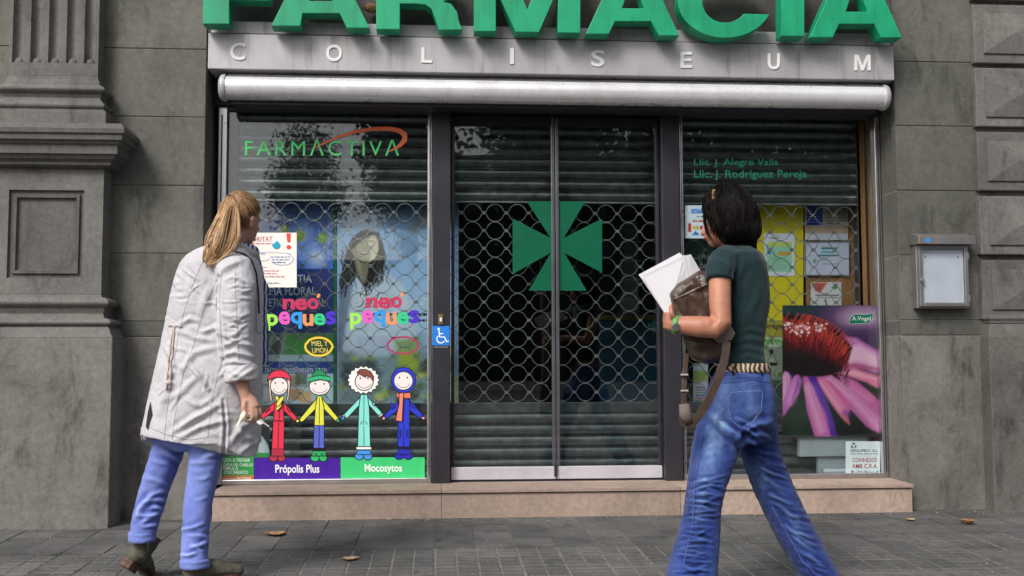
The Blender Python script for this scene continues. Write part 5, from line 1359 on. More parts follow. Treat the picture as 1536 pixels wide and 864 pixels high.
def make_boot(parent, heel, F, U, mat, sole, shaft=.13, name='boot', s=1.0):
    R = frame3(F, U); heel = Vector(heel)
    def T(x, y, z): return heel + R @ (Vector((x, y, z)) * s)
    m = MB()
    m.tube([T(.0, 0, .055), T(.05, 0, .058), T(.11, 0, .05), T(.17, 0, .04), T(.215, 0, .032), T(.235, 0, .028)], [(.034, .03), (.044, .034), (.04, .038), (.03, .044), (.022, .036), (.01, .018)], 16, ref=R @ Vector((0, 0, 1)))
    m.ball(T(.018, 0, .055), .038 * s, .034 * s, .045 * s, R)
    if shaft: m.tube([T(.03, 0, .05), T(.028, 0, .08), T(.024, 0, shaft)], [.045 * s, .044 * s, .05 * s], 16)
    me = m.remesh(.006, 5); deform(me, [], [(.0022, 11, 5, (1, 1, 1)), (.0012, 26, 6, (1, 1, 2))])
    o, bv = shell(me, name, mat, parent)
    out = [(-.028, 0), (-.022, .024), (.0, .033), (.06, .03), (.12, .038), (.17, .043), (.21, .034), (.238, .0), (.21, -.034), (.17, -.043), (.12, -.038), (.06, -.03), (.0, -.033), (-.022, -.024)]
    k = MB(); k.loft([[T(x, y, z) for x, y in out] for z in (.012, .024)]); k.build('sole', sole, o, bevel=.002)
    h = MB(); h.loft([[T(x, y, z) for x, y in [(-.028, 0), (-.022, .023), (0, .032), (.05, .029), (.05, -.029), (0, -.032), (-.022, -.023)]] for z in (-.012, .0118)]); h.build('heel_block', sole, o, bevel=.002)
    return o

# ================================================================== woman in the pale coat
LW = thing('person', (at(300, 860, -1.8).x, -1.8, gz(-1.8)), 'person in pale parka and periwinkle jeans reading the notice on the window', 'person')
M_SKIN1 = mat_skin('skin_fair', (.52, .29, .21))
hc = at(361, 329, -1.72); HR = frame3((.5, .85, -.2), (.05, .02, 1))
b = MB(); add_head(b, hc, HR, .98)
b.tube(q3((345, 392, -1.72), (330, 420, -1.72), (320, 520, -1.72), (312, 620, -1.74)), [(.1, .07), (.13, .09), (.115, .085), (.14, .1)], 18, ref=(1, 0, 0))
b.tube([hc + HR @ Vector((-.03, 0, -.1)), at(345, 385, -1.72), at(338, 405, -1.72)], [.052, .058, .09], 14)
b.tube(q3((316, 630, -1.80), (306, 720, -1.82), (296, 800, -1.88), (294, 848, -1.92)), [.06, .045, .034, .03], 14)
b.tube(q3((268, 640, -1.72), (240, 725, -1.72), (219, 790, -1.74), (214, 812, -1.745)), [.055, .036, .026, .025], 14)
b.tube(q3((350, 405, -1.82), (354, 485, -1.88), (360, 556, -1.92), (367, 588, -1.93), (370, 598, -1.93)), [.045, .04, .034, .0255, .024], 14)
b.tube(q3((338, 405, -1.60), (352, 480, -1.56), (372, 520, -1.54), (380, 540, -1.54)), [.045, .038, .028, .024], 12)
b.ball(at(383, 548, -1.54), .022, .03, .03)
# right hand, closed on the keys
b.tube(q3((369, 594, -1.93), (374, 604, -1.935), (378, 614, -1.94)), [(.026, .02), (.036, .022), (.037, .024)], 14, ref=(1, 0, .45))
for k, (x, y, dy, ln) in enumerate([(389, 613, -1.925, 0), (383.5, 616, -1.945, 1), (377.5, 617, -1.955, .6), (371.5, 615, -1.955, -1)]):
    b.tube(q3((x - 1, y - 5, dy), (x + .5, y + 2, dy - .008), (x + 1.0, y + 8, dy - .012), (x - .5, y + 14 + ln, dy - .006), (x - 3.5, y + 16 + ln, dy + .012), (x - 4.5, y + 12, dy + .022)), [.0098, .0102, .0098, .0092, .0085, .007], 10)
b.tube(q3((368, 602, -1.952), (365, 611, -1.968), (367, 620, -1.975), (372, 626, -1.975)), [.012, .0115, .0105, .008], 10)
me = b.remesh(.0048, 3)
deform(me, [], [(.0006, 9, 3, (1, 1, 1))])
body1, _ = shell(me, 'body', M_SKIN1, LW)
add_face_parts(hc, HR, LW, '#a8584e', .98)

# jeans
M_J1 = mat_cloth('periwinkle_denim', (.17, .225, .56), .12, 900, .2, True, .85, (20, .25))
b = MB()
rows(b, [(560, 262, 345, -1.74, .24), (620, 244, 346, -1.75, .28), (660, 240, 345, -1.76, .27), (676, 262, 320, -1.76, .16)])
rows(b, [(635, 285, 346, -1.79, .2), (680, 285, 335, -1.80, .17), (720, 281, 326, -1.82, .15), (760, 275, 318, -1.85, .135), (800, 273, 313, -1.88, .125), (830, 272, 312, -1.91, .122), (846, 272, 313, -1.92, .124)])
rows(b, [(635, 238, 290, -1.72, .2), (680, 226, 275, -1.72, .165), (720, 214, 260, -1.72, .15), (750, 205, 249, -1.72, .135), (780, 198, 240, -1.735, .125), (806, 196, 233, -1.745, .12)])
me = b.remesh(.0052, 5)
fl = []
rj = random.Random(3)
for y in (694, 722, 741, 752, 763, 771, 781, 789):
    c = 228 + (780 - y) * .2; a_ = rj.uniform(-7, 7); l = rj.uniform(9, 21); o_ = rj.uniform(-10, 10); fl.append(([(c + o_ - l, y + a_), (c + o_, y + rj.uniform(-3, 3)), (c + o_ + l, y - a_)], rj.uniform(2.2, 3.6), (.0065 if y > 745 else .0035) * rj.uniform(.6, 1.2)))
for y in (692, 716, 748, 790, 806, 815, 824, 831):
    c = 295 + (780 - y) * .06; a_ = rj.uniform(-7, 7); l = rj.uniform(9, 20); o_ = rj.uniform(-9, 9); fl.append(([(c + o_ - l, y + a_), (c + o_, y + rj.uniform(-3, 3)), (c + o_ + l, y - a_)], rj.uniform(2.2, 3.4), (.007 if y > 780 else .003) * rj.uniform(.6, 1.2)))
fl += [([(300, 690), (330, 676), (338, 670)], 4, .006), ([(240, 676), (268, 690), (280, 684)], 4, .006), ([(230, 740), (210, 762), (203, 778)], 4, .008)]
fl = [(a_, b_, c_ * 1.4) for a_, b_, c_ in fl]
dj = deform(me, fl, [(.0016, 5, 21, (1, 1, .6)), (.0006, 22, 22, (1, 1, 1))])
def wear_shade(dj, k, lo=.55): return lambda px, py, co: np.clip(1 + dj[:, None] * np.array([k, k * .9, k * .5]), lo, 1.8)  # ridges worn lighter; fold shade painted into the valleys
jeans1, bvj = shell(me, 'jeans', M_J1, LW, wear_shade(dj, 90))
M_ST1 = mat_plain('blue_stitch', (.08, .12, .5), .9)
seam(bvj, [(322, 690), (318, 740), (312, 800), (310, 840)], .0018, M_ST1, jeans1)
seam(bvj, [(270, 690), (252, 740), (238, 790)], .0018, M_ST1, jeans1)
for cxl, cxr, y0, y1, Y in ((270, 315, 838, 852, -1.92), (193.5, 234.5, 797, 812, -1.745)):
    m = MB(); R1 = sec(cxl + 2, cxr - 2, y0, Y, .135, 28, 2.1); tl = 0
    m.loft([sec(cxl + 1.5, cxr - 1.5, y0, Y, .126, 30, 2.1), sec(cxl, cxr, y0 + 2, Y, .132, 30, 2.1), sec(cxl, cxr, y1 - 2, Y, .134, 30, 2.1), sec(cxl + 1.5, cxr - 1.5, y1, Y, .128, 30, 2.1)])
    me = m.remesh(.006, 2); deform(me, [([(cxl, y0 + 8), ((cxl + cxr) / 2, y0 + 11), (cxr, y0 + 6)], 2.2, -.003)], [(.0018, 12, 31, (1, 1, 1))]); shell(me, 'turned_up_hem', M_J1, jeans1, lambda px, py, co: np.ones((len(px), 3)))

# boots
M_BOOT = mat_plain('olive_suede', (.095, .088, .066), .9, 0, .25, 25, .5, 90, .003)
M_SOLE = mat_plain('brown_heel', (.1, .048, .026), .6, 0, .3, 30)
make_boot(LW, at(281, 876, -1.925), (.86, .5, 0), (0, 0, 1), M_BOOT, M_SOLE, .105)
bt = make_boot(LW, at(191, 848, -1.765), (.10, .88, -.45), (.5, .38, .78), M_BOOT, M_SOLE, .16)
m = MB(); m.tube(q3((223, 812, -1.8), (222, 826, -1.81), (220, 842, -1.805)), .0022, 6); m.build('lace', M_BLACK, bt, smooth=True)

# coat
M_COAT = mat_cloth('pale_cotton', (.53, .515, .545), .06, 700, .2, False, .9, (12, .3))
def hem(x): return float(np.interp(x, [205, 215, 250, 285, 320, 335, 350, 368, 388, 396], [650, 654, 664, 669, 665, 668, 681, 688, 686, 640]))
b = MB()
tab = [(366, 318, 372, -1.74, .15), (374, 298, 380, -1.74, .22), (382, 282, 386, -1.73, .26), (396, 271, 390, -1.73, .29), (420, 262, 394, -1.73, .30), (450, 255, 395, -1.73, .30), (485, 248, 394, -1.73, .29), (520, 241, 393, -1.74, .31), (560, 233, 393, -1.75, .34)]
R = [sec(xl, xr, py, Y, d, 44, 2.25) for py, xl, xr, Y, d in tab]
for t_ in (.25, .5, .75, 1.0):
    y = 560 + 100 * t_; xl = 233 - 19 * t_; xr = 393 - 2 * t_
    ring = sec(xl, xr, y, -1.75, .34 + .04 * t_, 44, 2.25); out = []
    for p in ring:
        px, _ = proj(np.array([p])); hy = 560 + (hem(px[0]) - 560) * t_; out.append(Vector((p.x, p.y, at(px[0], hy, p.y).z if p.y < -1.75 else at(px[0], 560 + 105 * t_, -1.75).z)))
    R.append(out)
b.loft(R)
b.tube(q3((338, 392, -1.80), (352, 404, -1.86), (356, 430, -1.885), (354, 465, -1.90), (353, 500, -1.915), (357, 530, -1.925), (361, 556, -1.93)), [(.07, .06), (.084, .07), (.081, .072), (.076, .07), (.073, .067), (.069, .064), (.066, .06)], 22, ref=(1, 0, 0))
b.tube(q3((330, 396, -1.62), (342, 420, -1.585), (352, 470, -1.57), (366, 510, -1.56), (378, 530, -1.555)), [.07, .075, .066, .058, .052], 16)
me = b.remesh(.0052, 5)
F_ = []
rr = random.Random(4)
# folds read off the photograph
F_ += [([(285, 548), (300, 565), (312, 583)], 4, .014), ([(258, 650), (290, 628), (330, 605)], 5, .011), ([(262, 660), (300, 640), (345, 628)], 5, .010), ([(270, 560), (290, 530), (325, 520)], 5, .008), ([(300, 500), (325, 490), (332, 500)], 4, .008),
       ([(265, 495), (290, 505), (320, 512)], 4, .008), ([(268, 488), (285, 478), (300, 482)], 4, .008), ([(330, 408), (345, 398), (360, 392)], 5, .010), ([(334, 520), (350, 512), (378, 520)], 4, .010), ([(332, 534), (352, 528), (380, 536)], 3.5, .009), ([(330, 500), (345, 505), (360, 498)], 4, .008),
       ([(338, 545), (352, 542), (378, 548)], 3.5, .009), ([(333, 470), (350, 480), (374, 470)], 5, .006), ([(285, 395), (305, 420), (312, 450)], 7, .006), ([(240, 620), (252, 580), (262, 540)], 6, .008), ([(300, 470), (312, 440), (325, 425)], 6, .006), ([(335, 600), (338, 640), (336, 680)], 2.6, -.014), ([(352, 640), (366, 655), (384, 662)], 5, .010), ([(345, 665), (362, 640), (380, 632)], 5, .009), ([(360, 680), (374, 668), (388, 664)], 4, .007),
       ([(328, 415), (330, 470), (336, 540)], 3, -.016), ([(280, 600), (300, 610), (318, 598)], 5, .007), ([(250, 520), (262, 545), (280, 560)], 5, .007), ([(246, 600), (270, 590), (300, 560)], 5, .006)]
for k in range(70):
    x, y = rr.uniform(235, 330), rr.uniform(400, 650); an = rr.uniform(-.9, .9) + (0 if rr.random() < .5 else 1.2); l = rr.uniform(14, 34)
    F_.append(([(x, y), (x + l * .5 * math.cos(an), y + l * .5 * math.sin(an) + rr.uniform(-3, 3)), (x + l * math.cos(an), y + l * math.sin(an))], rr.uniform(1.7, 4.0), rr.uniform(-.0035, .0048)))
for k in range(22):
    x, y = rr.uniform(334, 352), rr.uniform(415, 545); F_.append(([(x, y), (x + 12, y + rr.uniform(-6, 6)), (x + 26, y + rr.uniform(-8, 8))], rr.uniform(1.8, 3.5), rr.uniform(.002, .005)))
F_ = [(a_, b_, c_ * 1.2) for a_, b_, c_ in F_]
F_ = [(a_, b_ * .85, c_) for a_, b_, c_ in F_]
deform(me, F_, [(.002, 2.6, 41, (1, 1, .8)), (.0007, 13, 42, (1, 1, .7)), (.0004, 34, 43, (1, 1, 1))])
coat, bvc = shell(me, 'parka', M_COAT, LW)
M_SEAM = mat_plain('coat_stitch', (.34, .33, .36), .9)
for pts in ([(304, 392), (288, 430), (277, 465), (268, 500), (258, 560), (250, 620), (246, 658)], [(327, 416), (308, 456), (290, 519), (275, 560), (263, 620), (258, 660)], [(336, 529), (326, 565), (318, 600), (312, 655)], [(333, 408), (329, 450), (331, 500), (335, 540)], [(353, 405), (353, 442), (356, 495), (358, 540)], [(222, 640), (250, 652), (285, 660), (318, 655)]):
    seam(bvc, pts, .0016, M_SEAM, coat)
M_CORD = mat_plain('drawcord', (.52, .42, .38), .85, 0, .1, 40)
for dx in (-1.8, 1.8): seam(bvc, [(262 + dx * .4, 490), (258 + dx, 520), (255 + dx, 550), (252 + dx * 1.2, 584)], .0042, M_CORD, coat, 'drawcord', .004)
for x, y in ((263, 490), (253.5, 574)):
    h = bvc.ray_cast(CAM, ray(x, y))[0]
    if h: m = MB(); m.ball(h, .014, .012, .011); m.build('drawcord_knot', M_CORD, coat, smooth=True)
seam(bvc, [(254, 489), (263, 487), (273, 490)], .006, M_COAT, coat, 'drawcord_tab', .002)
# turned back cuff
m = MB(); cufc = q3((361, 548, -1.928), (362, 560, -1.93), (363, 572, -1.932))
m.tube(cufc, [(.0685, .064), (.0715, .067), (.070, .066)], 26, ref=(1, 0, 0)); me = m.remesh(.006, 2)
deform(me, [([(345, 556), (360, 565), (384, 552)], 3, .006), ([(342, 568), (356, 560), (370, 548)], 2.5, .005)], [(.002, 12, 61, (1, 1, 1))]); shell(me, 'cuff', mat_cloth('pale_cotton_lining', (.58, .565, .58), .05, 700, .2), coat)
# collar with dark edge
M_LIN = mat_cloth('collar_lining', (.36, .35, .33), .1, 700, .2)
m = MB(); ce = at(349, 377, -1.735); pts = []
for k in range(25):
    th = 2 * math.pi * k / 24; pts.append((ce.x + .098 * math.cos(th), ce.y + .088 * math.sin(th), ce.z + .006 - .03 * math.cos(th)))
for i in range(24): m.tube([pts[i], pts[i + 1]], [(.03, .016)] * 2, 10, ref=(0, 0, 1))
me = m.remesh(.006, 3); deform(me, [], [(.002, 10, 71, (1, 1, 1))]); shell(me, 'collar', M_LIN, coat)
seam(bvc, [(352, 378), (366, 381), (377, 391), (384, 410), (387, 440), (388, 470)], .0045, M_BLACK, coat, 'zip_edge', .001)
seam(bvc, [(384, 428), (384, 460), (384, 497), (391, 499)], .003, M_SEAM, coat, 'pocket_edge', .001)
hs_ = [bvc.ray_cast(CAM, ray(x, y))[0] for x, y in ((226, 602), (229, 622), (222, 645), (219, 640), (222, 618))]
if all(h is not None for h in hs_):
    m = MB(); m.add([h + Vector((0, -.004, 0)) for h in hs_], [(0, 1, 2, 3, 4)]); m.build('side_vent', M_BLACK, coat)
m = MB(); m.tube(q3((216, 640, -1.80), (217, 650, -1.80), (221, 659, -1.80)), [(.014, .02)] * 3, 10, ref=(1, 0, 0)); me = m.remesh(.005, 1); shell(me, 'side_tab', M_CORD, coat)
# scarf
m, nt_, bs_ = newmat('striped_scarf'); wv = N(nt_, 'ShaderNodeTexWave'); wv.inputs['Scale'].default_value = 34; wv.inputs['Distortion'].default_value = 2.5; wv.inputs['Detail'].default_value = 1
nt_.links.new(worldpos(nt_, (.6, .6, 1.2)), wv.inputs['Vector']); nt_.links.new(ramp(nt_, wv.outputs['Fac'], [(.42, (.03, .04, .22)), (.56, (.6, .62, .72))]), bs_.inputs['Base Color']); bs_.inputs['Roughness'].default_value = .9
M_SCARF = m
m = MB(); ce = at(358, 372, -1.70)
pts = [(ce.x + .07 * math.cos(2 * math.pi * k / 20), ce.y + .068 * math.sin(2 * math.pi * k / 20), ce.z - .022 * math.cos(2 * math.pi * k / 20)) for k in range(21)]
for i in range(20): m.tube([pts[i], pts[i + 1]], [(.034, .02)] * 2, 10, ref=(0, 0, 1))
m.tube(q3((380, 385, -1.64), (392, 430, -1.60), (396, 495, -1.59), (395, 548, -1.59)), [(.03, .014), (.03, .012), (.022, .012), (.02, .008)], 12, ref=(1, 0, 0))
me = m.remesh(.006, 2); deform(me, [], [(.003, 12, 81, (1, 1, 1))]); shell(me, 'scarf', M_SCARF, LW)

# hair
M_BLOND = mat_hair('blond_hair', (.12, .055, .022), (.5, .29, .13), (.9, .64, .38))
def strand(m, pts, r, n=5, flat=.6):
    k = len(pts); m.tube(pts, [(r * max(.12, math.sin(math.pi * min(1, .25 + .75 * (1 - (i / (k - 1)) ** 3)) / 2)), r * flat) if i else (r * .7, r * flat) for i in range(k)], n)
m = MB(); rh = random.Random(9)
tie = at(349, 300, -1.765); tdir = (HR.transposed() @ (tie - hc)); 
E3 = Vector((.104, .083, .108)); C3 = Vector((-.006, 0, .012))
def onhead(d, k=1.0): d = d.normalized(); return hc + HR @ (C3 + Vector((d.x * E3.x, d.y * E3.y, d.z * E3.z)) * k)
tl = Vector((tdir.x / E3.x, tdir.y / E3.y, tdir.z / E3.z)).normalized()
cap = MB()
n_, m_ = 40, 24; idx = {}
for i in range(m_ + 1):
    for j in range(n_):
        th = math.pi * i / m_; ph = 2 * math.pi * j / n_; d = Vector((math.sin(th) * math.cos(ph), math.sin(th) * math.sin(ph), math.cos(th)))
        cap.v.append(tuple(onhead(d, .985)))
def hairy(d):
    d = d.normalized(); lim = -.62 if d.x < -.15 else (-.12 + .9 * max(0, d.x))
    if d.x > .45: lim = .55 + .25 * (d.x - .45)
    return d.z > lim
for i in range(m_):
    for j in range(n_):
        th = math.pi * (i + .5) / m_; ph = 2 * math.pi * (j + .5) / n_; d = Vector((math.sin(th) * math.cos(ph), math.sin(th) * math.sin(ph), math.cos(th)))
        if hairy(d): cap.f.append((i * n_ + j, i * n_ + (j + 1) % n_, (i + 1) * n_ + (j + 1) % n_, (i + 1) * n_ + j))
hair = cap.build('hair', mat_plain('hair_base', (.2, .11, .05), .7, 0, .3, 40), LW, smooth=True)
cnt = 0
while cnt < 1500:
    d = Vector((rh.gauss(0, 1), rh.gauss(0, 1), rh.gauss(0, 1))).normalized()
    if not hairy(d): continue
    cnt += 1
    L0 = rh.uniform(.0, .75) if rh.random() < .5 else 0; a0 = d.lerp(tl, L0).normalized(); pts = []
    for k in range(8):
        u = k / 7; q = a0.slerp(tl, u) if a0.dot(tl) < .999 else tl
        pts.append(onhead(q, 1.0 + rh.uniform(.0, .03) + .02 * math.sin(math.pi * u)))
    strand(m, pts, rh.uniform(.0009, .002), 4)
m.build('scalp_strands', mat_hair('brown_blond_hair', (.07, .034, .014), (.26, .14, .06), (.55, .34, .17)), hair, smooth=True)
m = MB()
yk = [298, 306, 328, 354, 373, 388, 402]; lk = [345, 337, 324, 311, 306, 305, 309]; rk = [353, 357, 361, 362, 353, 338, 312]; dk = [-1.765, -1.80, -1.835, -1.865, -1.885, -1.895, -1.90]
clump = [(rh.random(), rh.uniform(-1, 1), rh.uniform(.62, 1), rh.uniform(0, 6.28), rh.uniform(.3, 3.4)) for _ in range(38)]
for k in range(1300):
    cq = clump[k % 38]; q = min(1, max(0, cq[0] + rh.gauss(0, .026 if k % 12 else .1))); dpt = min(1, max(-1, cq[1] + rh.gauss(0, .14))); end = cq[2] * rh.uniform(.9, 1.04); end = min(end, 1.0 if q < .5 else .93); ph = cq[3] + rh.gauss(0, .25); am = cq[4] + rh.gauss(0, .4); pts = []
    st_ = rh.uniform(0, .25) if rh.random() < .3 else 0
    for i in range(12):
        u = st_ + (end - st_) * i / 11; f_ = u * 6; yy = np.interp(f_, range(7), yk); xl = np.interp(f_, range(7), lk); xr = np.interp(f_, range(7), rk); Yd = np.interp(f_, range(7), dk)
        qq = q + (.5 - q) * .12 * math.sin(f_ * 1.1 + ph)
        bul = .035 * math.sin(math.pi * min(1, u * 1.15)) * math.sqrt(max(0, 1 - (2 * q - 1) ** 2)) * dpt
        pts.append(at(xl + (xr - xl) * qq + am * math.sin(f_ * 1.5 + ph) * u, yy + .6 * math.sin(ph), Yd + bul))
    strand(m, pts, rh.uniform(.0009, .0021), 4)
m.build('ponytail', M_BLOND, hair, smooth=True)
m = MB(); m.tube([tie + HR @ Vector((.012, 0, 0)) , tie - Vector((.02, .02, -.004))], .021, 14); m.build('hair_tie', M_BLACK, hair, smooth=True)

# keys in the hand
kt = thing('key_bunch', at(365, 630, -1.96), 'bunch of pale keys held in the closed hand of the person in the parka', 'keys')
M_KEY = mat_plain('key_metal', (.7, .68, .6), .35, .5, .1, 20)
def key(p0, p1, w0, w1, nm, mat):
    a, c = at(*p0), at(*p1); m = MB(); d = (c - a); nn = Vector((-d.z, 0, d.x)).normalized()
    o_ = [a + nn * w1, a - nn * w1, a + d * .55 - nn * w1, a + d * .6 - nn * w0, a + d * .9 - nn * w0, c - nn * w0 * .4, c + nn * w0 * .4, a + d * .9 + nn * w0, a + d * .6 + nn * w0, a + d * .55 + nn * w1]
    m.prism([(v.x, v.z) for v in o_], a.y - .0015, a.y + .0015); m.build(nm, mat, kt, bevel=.0005)
key((355, 640, -1.985), (367, 617, -1.985), .009, .0055, 'key', P('#f0eedc')); key((358, 635, -1.979), (369, 622, -1.979), .009, .006, 'key', P('#e4e0c8')); key((404, 640, -1.955), (389, 630, -1.955), .006, .0028, 'key', M_KEY)
m = MB(); cc = at(372, 625, -1.975); pts = [cc + Vector((.017 * math.cos(2 * math.pi * k / 20), 0, .014 * math.sin(2 * math.pi * k / 20))) for k in range(21)]; m.tube(pts, .0015, 6); m.build('key_ring', M_KEY, kt, smooth=True)
m = MB(); m.tube(q3((386, 632, -1.955), (391, 636, -1.955), (396, 635, -1.955)), [.006, .008, .003], 8); m.build('key_fob', P('#e8e8ec'), kt, smooth=True)

# ================================================================== woman walking past in dark teal
RW = thing('person', (at(1100, 900, -2.2).x, -2.2, gz(-2.2)), 'person in dark teal shirt and blue jeans walking past with bag and papers', 'person')
M_SKIN2 = mat_skin('skin_tanned', (.5, .225, .14))
hc2 = at(1089, 330, -2.19); HR2 = frame3((-.9, .36, -.1), (0, 0, 1))
b = MB(); add_head(b, hc2, HR2, .97)
b.tube(q3((1098, 365, -2.19), (1104, 385, -2.18), (1108, 430, -2.18), (1112, 500, -2.18), (1112, 560, -2.18), (1108, 620, -2.18)), [(.05, .05), (.075, .07), (.085, .12), (.07, .105), (.08, .12), (.1, .13)], 18, ref=(1, 0, 0))
b.tube(q3((1082, 392, -2.31), (1080, 420, -2.35), (1080, 455, -2.37), (1082, 484, -2.385), (1072, 492, -2.385), (1050, 490, -2.38), (1030, 488, -2.365), (1014, 487, -2.35)), [.05, .0445, .043, .041, .043, .043, .038, .031], 18)
b.tube(q3((1108, 394, -2.04), (1092, 450, -1.99), (1080, 485, -1.99), (1050, 480, -2.04), (1030, 476, -2.08)), [.045, .042, .04, .034, .028], 12)
b.ball(at(1026, 475, -2.09), .03, .02, .025)
b.tube(q3((1085, 640, -2.24), (1060, 740, -2.30), (1042, 840, -2.36), (1042, 895, -2.38)), [.06, .05, .04, .035], 14)
b.tube(q3((1130, 640, -2.12), (1162, 740, -2.1), (1208, 830, -2.1), (1234, 868, -2.1)), [.055, .045, .038, .033], 14)
# left hand folded round the papers' corner
b.tube(q3((1014, 487, -2.35), (1008, 485, -2.345), (1003, 482, -2.335)), [(.028, .02), (.034, .019), (.034, .018)], 14, ref=(0, 0, 1))
for k, (z, ln) in enumerate([(472, 0), (478, 1.5), (484.5, 1), (491, -1)]):
    b.tube(q3((1006, z, -2.345), (1000, z - .5, -2.34), (997 - ln * .3, z - 1, -2.325), (998, z - 1.5, -2.305), (1003, z - 1.5, -2.292)), [.0088, .009, .0085, .008, .0065], 10)
b.tube(q3((1010, 476, -2.365), (1007, 470, -2.37), (1006, 463, -2.362), (1007, 458, -2.35)), [.0115, .011, .0095, .0075], 10)
me = b.remesh(.005, 3); deform(me, [([(1068, 470), (1072, 482), (1066, 492)], 4, -.003)], [(.0006, 9, 3, (1, 1, 1))])
body2, _ = shell(me, 'body', M_SKIN2, RW)
add_face_parts(hc2, HR2, RW, '#9a4a40', .97)

# shirt
M_TEE = mat_cloth('dark_teal_jersey', (.009, .028, .032), .15, 900, .2, False, .85, (16, .2))
b = MB()
rows(b, [(370, 1088, 1118, -2.18, .14), (376, 1078, 1130, -2.18, .24), (383, 1068, 1139, -2.18, .31), (395, 1066, 1144, -2.18, .33), (415, 1068, 1148, -2.18, .32), (440, 1070, 1150, -2.18, .31), (470, 1075, 1148, -2.18, .29), (500, 1080, 1144, -2.18, .265), (525, 1084, 1141, -2.18, .26), (553, 1085, 1144, -2.18, .275)], n=36)
b.tube(q3((1094, 386, -2.24), (1084, 392, -2.31), (1080, 405, -2.345), (1079, 421, -2.36)), [(.06, .055), (.058, .055), (.056, .054), (.054, .053)], 20, ref=(1, 0, 0))
b.tube(q3((1106, 386, -2.12), (1106, 396, -2.05), (1102, 418, -2.01)), [.055, .056, .052], 16)
me = b.remesh(.0065, 4)
fl = [([(1098, 530), (1120, 522), (1142, 528)], 4, .006), ([(1100, 540), (1122, 534), (1142, 540)], 3.5, .006), ([(1102, 515), (1122, 508), (1143, 512)], 4, .005), ([(1110, 500), (1126, 494), (1144, 500)], 4, .004), ([(1098, 425), (1110, 410), (1118, 392)], 5, .007), ([(1072, 385), (1080, 395), (1078, 412)], 4, .004), ([(1100, 460), (1106, 430), (1104, 405)], 5, .006), ([(1090, 385), (1105, 380), (1122, 382)], 4, .004), ([(1096, 380), (1098, 400), (1097, 422)], 3, -.007), ([(1125, 470), (1135, 450), (1142, 425)], 5, .005)]
deform(me, fl, [(.002, 6, 91, (1, 1, 1)), (.0008, 20, 92, (1, 1, 1))])
tee, bvt = shell(me, 'shirt', M_TEE, RW)

# jeans
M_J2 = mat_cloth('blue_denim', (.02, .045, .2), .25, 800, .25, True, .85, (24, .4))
b = MB()
rows(b, [(547, 1086, 1146, -2.18, .285), (556, 1078, 1150, -2.18, .3), (570, 1070, 1155, -2.18, .32), (590, 1062, 1160, -2.18, .335), (615, 1054, 1162, -2.18, .345), (640, 1047, 1162, -2.18, .33), (662, 1062, 1150, -2.18, .26)], n=36)
rows(b, [(625, 1052, 1132, -2.25, .2), (650, 1043, 1120, -2.265, .2), (680, 1037, 1105, -2.28, .19), (720, 1032, 1092, -2.30, .175), (745, 1029, 1084, -2.31, .17), (770, 1026, 1080, -2.325, .17), (800, 1018, 1079, -2.34, .175), (840, 1006, 1075, -2.36, .19), (875, 998, 1073, -2.37, .2), (903, 994, 1074, -2.38, .21)], n=30)
rows(b, [(625, 1088, 1162, -2.11, .2), (650, 1098, 1164, -2.11, .2), (680, 1112, 1170, -2.11, .19), (720, 1126, 1186, -2.11, .18), (760, 1142, 1204, -2.11, .175), (800, 1162, 1224, -2.11, .18), (840, 1184, 1246, -2.11, .19), (878, 1208, 1266, -2.11, .2)], n=30)
me = b.remesh(.0052, 5)
rr = random.Random(12); fl = []
for k in range(44):
    y = 716 + k * 4.1; u = (y - 640) / 260; xl = 1044 - 44 * u; xr = 1112 - 40 * min(1, u * 1.6)
    fl.append(([(xl + rr.uniform(0, 14), y + rr.uniform(-3, 3)), ((xl + xr) / 2, y + rr.uniform(-6, 8)), (xr - rr.uniform(0, 16), y + rr.uniform(-4, 8))], rr.uniform(1.5, 2.8), rr.uniform(.003, .0075) * (1 if k < 36 else .6)))
for k in range(34):
    y = 640 + k * 6.8; u = (y - 640) / 240; xl = 1098 + 105 * u; xr = 1163 + 95 * u
    fl.append(([(xl + rr.uniform(4, 20), y - rr.uniform(6, 16)), ((xl + xr) / 2, y + rr.uniform(-4, 4)), (xr - rr.uniform(0, 10), y + rr.uniform(6, 16))], rr.uniform(1.6, 3.2), rr.uniform(.002, .0065)))
fl += [([(1150, 560), (1158, 600), (1155, 640)], 6, .004), ([(1112, 655), (1130, 640), (1156, 632)], 5, .008), ([(1108, 668), (1118, 650), (1140, 640)], 4, -.01), ([(1085, 640), (1105, 655), (1112, 668)], 5, .009), ([(1064, 620), (1082, 635), (1100, 655)], 5, .007), ([(1092, 565), (1112, 562), (1140, 566)], 3, .005), ([(1100, 655), (1112, 690), (1128, 730)], 4, -.006)]
fl = [(a_, b_, c_ * 1.4) for a_, b_, c_ in fl]
dj2 = deform(me, fl, [(.0022, 6, 51, (1, 1, .6)), (.0009, 20, 52, (1, 1, 1.5))])
